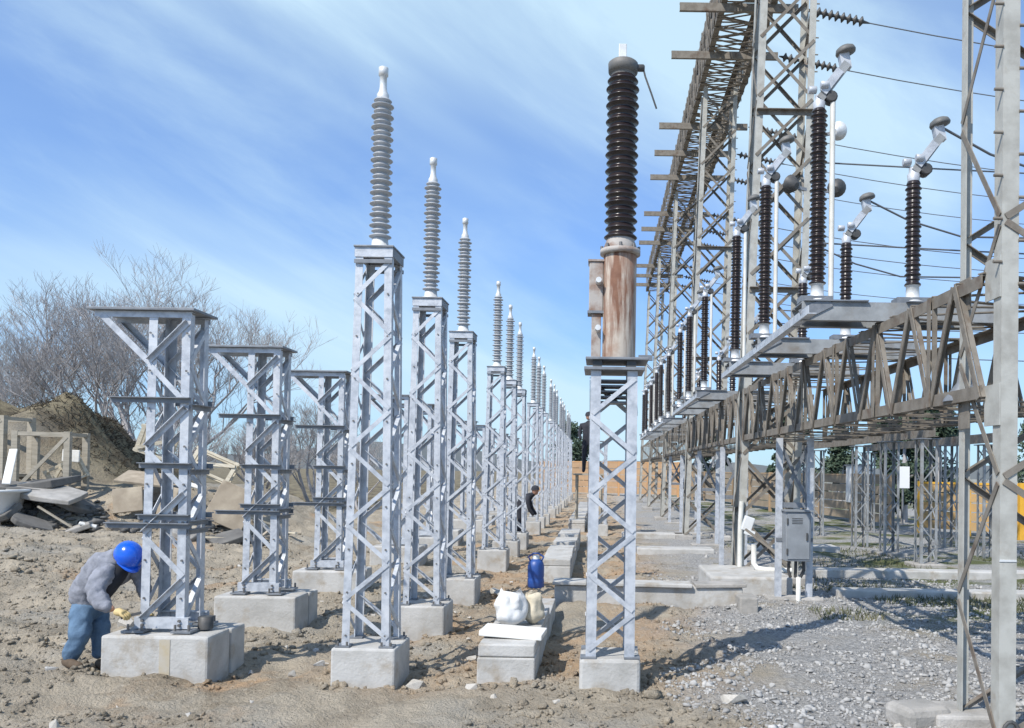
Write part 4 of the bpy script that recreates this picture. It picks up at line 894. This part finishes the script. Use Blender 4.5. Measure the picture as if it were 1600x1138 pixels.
leafy('dark bushy tree at the right picture edge', 16.2, 30, 3.4, 3.6, 3)
for i, (x, y, h) in enumerate(((10.5, 48, 5.0), (12.2, 52, 5.2), (14.5, 50, 4.6), (17, 50, 5.0), (19.5, 52, 4.6), (8.2, 60, 4.6))):
    leafy('distant dark evergreen behind the lattice posts, '+ORD[i]+' of the group', x, y, h, 2.8, 20+i, i % 2 == 0)

# ------------------------------------------------------------------ stones, clods, gravel, weeds
import bmesh
def rockmesh(seed, k=14):                      # an angular lump: the hull of a few random points
    rr = np.random.default_rng(seed+100); d = rr.normal(size=(k, 3)); d /= np.linalg.norm(d, axis=1)[:, None]; d *= rr.uniform(.7, 1.2, (k, 1))
    bm = bmesh.new(); [bm.verts.new(q) for q in d]; res = bmesh.ops.convex_hull(bm, input=bm.verts[:])
    bmesh.ops.delete(bm, geom=[e for e in res['geom_unused'] if isinstance(e, bmesh.types.BMVert)], context='VERTS'); bm.verts.index_update(); bmesh.ops.triangulate(bm, faces=bm.faces[:])
    bm.verts.index_update(); v = np.array([q.co[:] for q in bm.verts]); f = np.array([[q.index for q in fc.verts] for fc in bm.faces]); bm.free(); return v, f
ROCK = [rockmesh(i) for i in range(8)]
def scatter(name, xs, ys_, rs, m, flat=.7):
    V_, F_, o = [], [], 0; z = ground(xs, ys_)
    for i in range(len(xs)):
        v, f = ROCK[i % 8]; a = rng.uniform(0, 6.28); c_, s_ = math.cos(a), math.sin(a); q = v*(rs[i], rs[i]*rng.uniform(.6, 1), rs[i]*flat*rng.uniform(.6, 1.1))
        q = np.stack([q[:, 0]*c_-q[:, 1]*s_, q[:, 0]*s_+q[:, 1]*c_, q[:, 2]], -1)+(xs[i], ys_[i], z[i]+rs[i]*.2); V_.append(q); F_.append(f+o); o += len(v)
    V_ = np.concatenate(V_); F_ = np.concatenate(F_); me = bpy.data.meshes.new(name); me.vertices.add(len(V_)); me.vertices.foreach_set('co', V_.ravel())
    me.loops.add(F_.size); me.loops.foreach_set('vertex_index', F_.ravel().astype(np.int32)); me.polygons.add(len(F_)); me.polygons.foreach_set('loop_start', np.arange(0, F_.size, 3, dtype=np.int32))
    me.update(calc_edges=True); me.materials.append(m); part(name, me, m, kind='stuff')
def pick(n_, x0, x1, y0, y1): # denser near the camera
    y = y0*(y1/y0)**rng.uniform(0, 1, n_); x = rng.uniform(-1, 1, n_); x = np.where(True, (x0+x1)/2+(x1-x0)/2*x, 0); return x, y
def inblk(x, y):
    k = np.zeros(len(x), bool)
    for bx_, by_, w_, d_ in [(XA, 6.7, .29, .29), (XA, 8.68, .29, .29), (XA, 10.78, .29, .29), (.10, 6.5, .26, .26), (XB, 7.1, .5, .55), (XB-.06, 9.2, .5, .55), (-.72, 8.2, .26, 1.6)]: k |= (abs(x-bx_) < w_) & (abs(y-by_) < d_)
    return ~k
x, y = pick(34000, -12, 3, 4.6, 18); g_ = (x+vnoise(x*.9, y*.9, 5)*1.5 < 1.0) & inblk(x, y) & (vnoise(x*.8, y*.8, 31) > -.22); x, y = x[g_], y[g_]
xr_ = np.concatenate([rng.normal(-10.8, .75, 260), rng.normal(-8.2, .9, 160)]); yr_ = np.concatenate([rng.normal(16.3, .35, 260), rng.normal(16.9, .4, 160)])
scatter('asphalt_rubble', xr_, yr_, np.minimum(.04+rng.exponential(.06, len(xr_)), .26), asph, .45)
lx_, ly_ = [], []
for bx_, by_, hw, hd, n_ in [(XA, 6.7, .27, .27, 60), (XA, 8.68, .27, .27, 45), (XA, 10.78, .27, .27, 30), (.10, 6.5, .25, .25, 60), (XB, 6.95, .46, .36, 80), (XB-.06, 9.1, .46, .36, 60), (-.72, 7.1, .25, .5, 50)]:
    for _ in range(n_):
        e_ = rng.integers(0, 4); g_ = abs(rng.normal(0, .09)); u_ = rng.uniform(-1, 1)
        lx_.append(bx_+(u_*(hw+.1) if e_ < 2 else (hw+g_)*(1 if e_ == 2 else -1))); ly_.append(by_+((-hd-g_) if e_ == 0 else (hd+g_) if e_ == 1 else u_*(hd+.1)))
lx_ = np.concatenate([lx_, rng.normal(-5.6, .9, 260), rng.normal(-8.2, 1.4, 420), rng.uniform(-9, -4.5, 200)]); ly_ = np.concatenate([ly_, rng.normal(7.6, .22, 260), rng.normal(12.2, .5, 420), rng.uniform(6, 14, 200)])
g_ = inblk(lx_, ly_) | True
scatter('soil_lumps', lx_, ly_, np.minimum(.014+rng.exponential(.014, len(lx_)), .085), gm, .8)
scatter('soil_clods', x, y, np.minimum(.006+rng.exponential(.0085, len(x)), .045), gm, .8)
x, y = pick(24000, .2, 6, 4.6, 14); g_ = (x+vnoise(x*.9, y*.9, 5)*1.5 > .7) & (vnoise(x*.7, y*.7, 41)+vnoise(x*2.1, y*2.1, 42)*.5 > -.52); x, y = x[g_], y[g_]
scatter('gravel', x, y, np.minimum(.006+rng.exponential(.0085, len(x)), .045), gravm)
rocks = []
for i in range(8):
    v, f = ROCK[i]; me = bpy.data.meshes.new('stone'); me.from_pydata([tuple(q) for q in v], [], [tuple(int(a) for a in q) for q in f]); me.materials.append(stonem if i % 3 else conc); rocks.append(me)
cnt = 0
while cnt < 130:
    x_ = random.uniform(-6, 4.5); y_ = 4.9*(18/4.9)**random.random()
    if not inblk(np.array([x_]), np.array([y_]))[0]: continue
    o = part('stone', rocks[cnt % 8], stonem); s_ = random.choice((.02, .025, .03, .03, .035, .05)); o.scale = (s_*random.uniform(.8, 1.5), s_, s_*.75); o.rotation_euler = (0, 0, random.uniform(0, 6.28)); o.location = put(x_, y_, s_*.25)
    tag(o, 'loose pale stone on the ground', 'stone', 'loose pale stones'); cnt += 1
for i, (x_, y_, s_, lab) in enumerate(((1.0, 6.05, .085, 'whitish rock on the gravel right of the transformer base'), (-1.42, 6.55, .085, 'whitish rock beside the nearest insulator stand base'), (1.95, 5.35, .10, 'white rock on the gravel near the bottom edge'), (-4.75, 8.4, .12, 'white rock left of the stooping worker'), (-.95, 6.4, .05, 'small white rock at the end of the duct'), (-1.35, 11.1, .14, 'white rock between the insulator stands and the duct'))):
    o = part('stone', rocks[(1, 2, 4, 5, 7, 1)[i]], stonem); o.scale = (s_*1.3, s_, s_*.7); o.location = put(x_, y_, s_*.2); o.rotation_euler = (0, 0, i); tag(o, lab, 'stone')
mb = MB(); rr = random.Random(12)
for i in range(16000):
    x_, y_ = (rr.uniform(2.6, 7.5), rr.uniform(9.0, 12.6)) if i % 3 == 0 else (rr.uniform(2.8, 11), rr.uniform(8.8, 20))
    if float(vnoise(np.array(x_*.7), np.array(y_*.7), 17)) < .02: continue
    z = gz(x_, y_); h = rr.uniform(.02, .10); a = rr.uniform(0, 6.28); dx, dy = math.cos(a)*.012, math.sin(a)*.012; lx, ly = rr.uniform(-.06, .06), rr.uniform(-.06, .06)
    mb.add([(x_-dx, y_-dy, z-.01), (x_+dx, y_+dy, z-.01), (x_+lx, y_+ly, z+h)], [[0, 1, 2]])
part('grass', mb, grassm, kind='stuff')
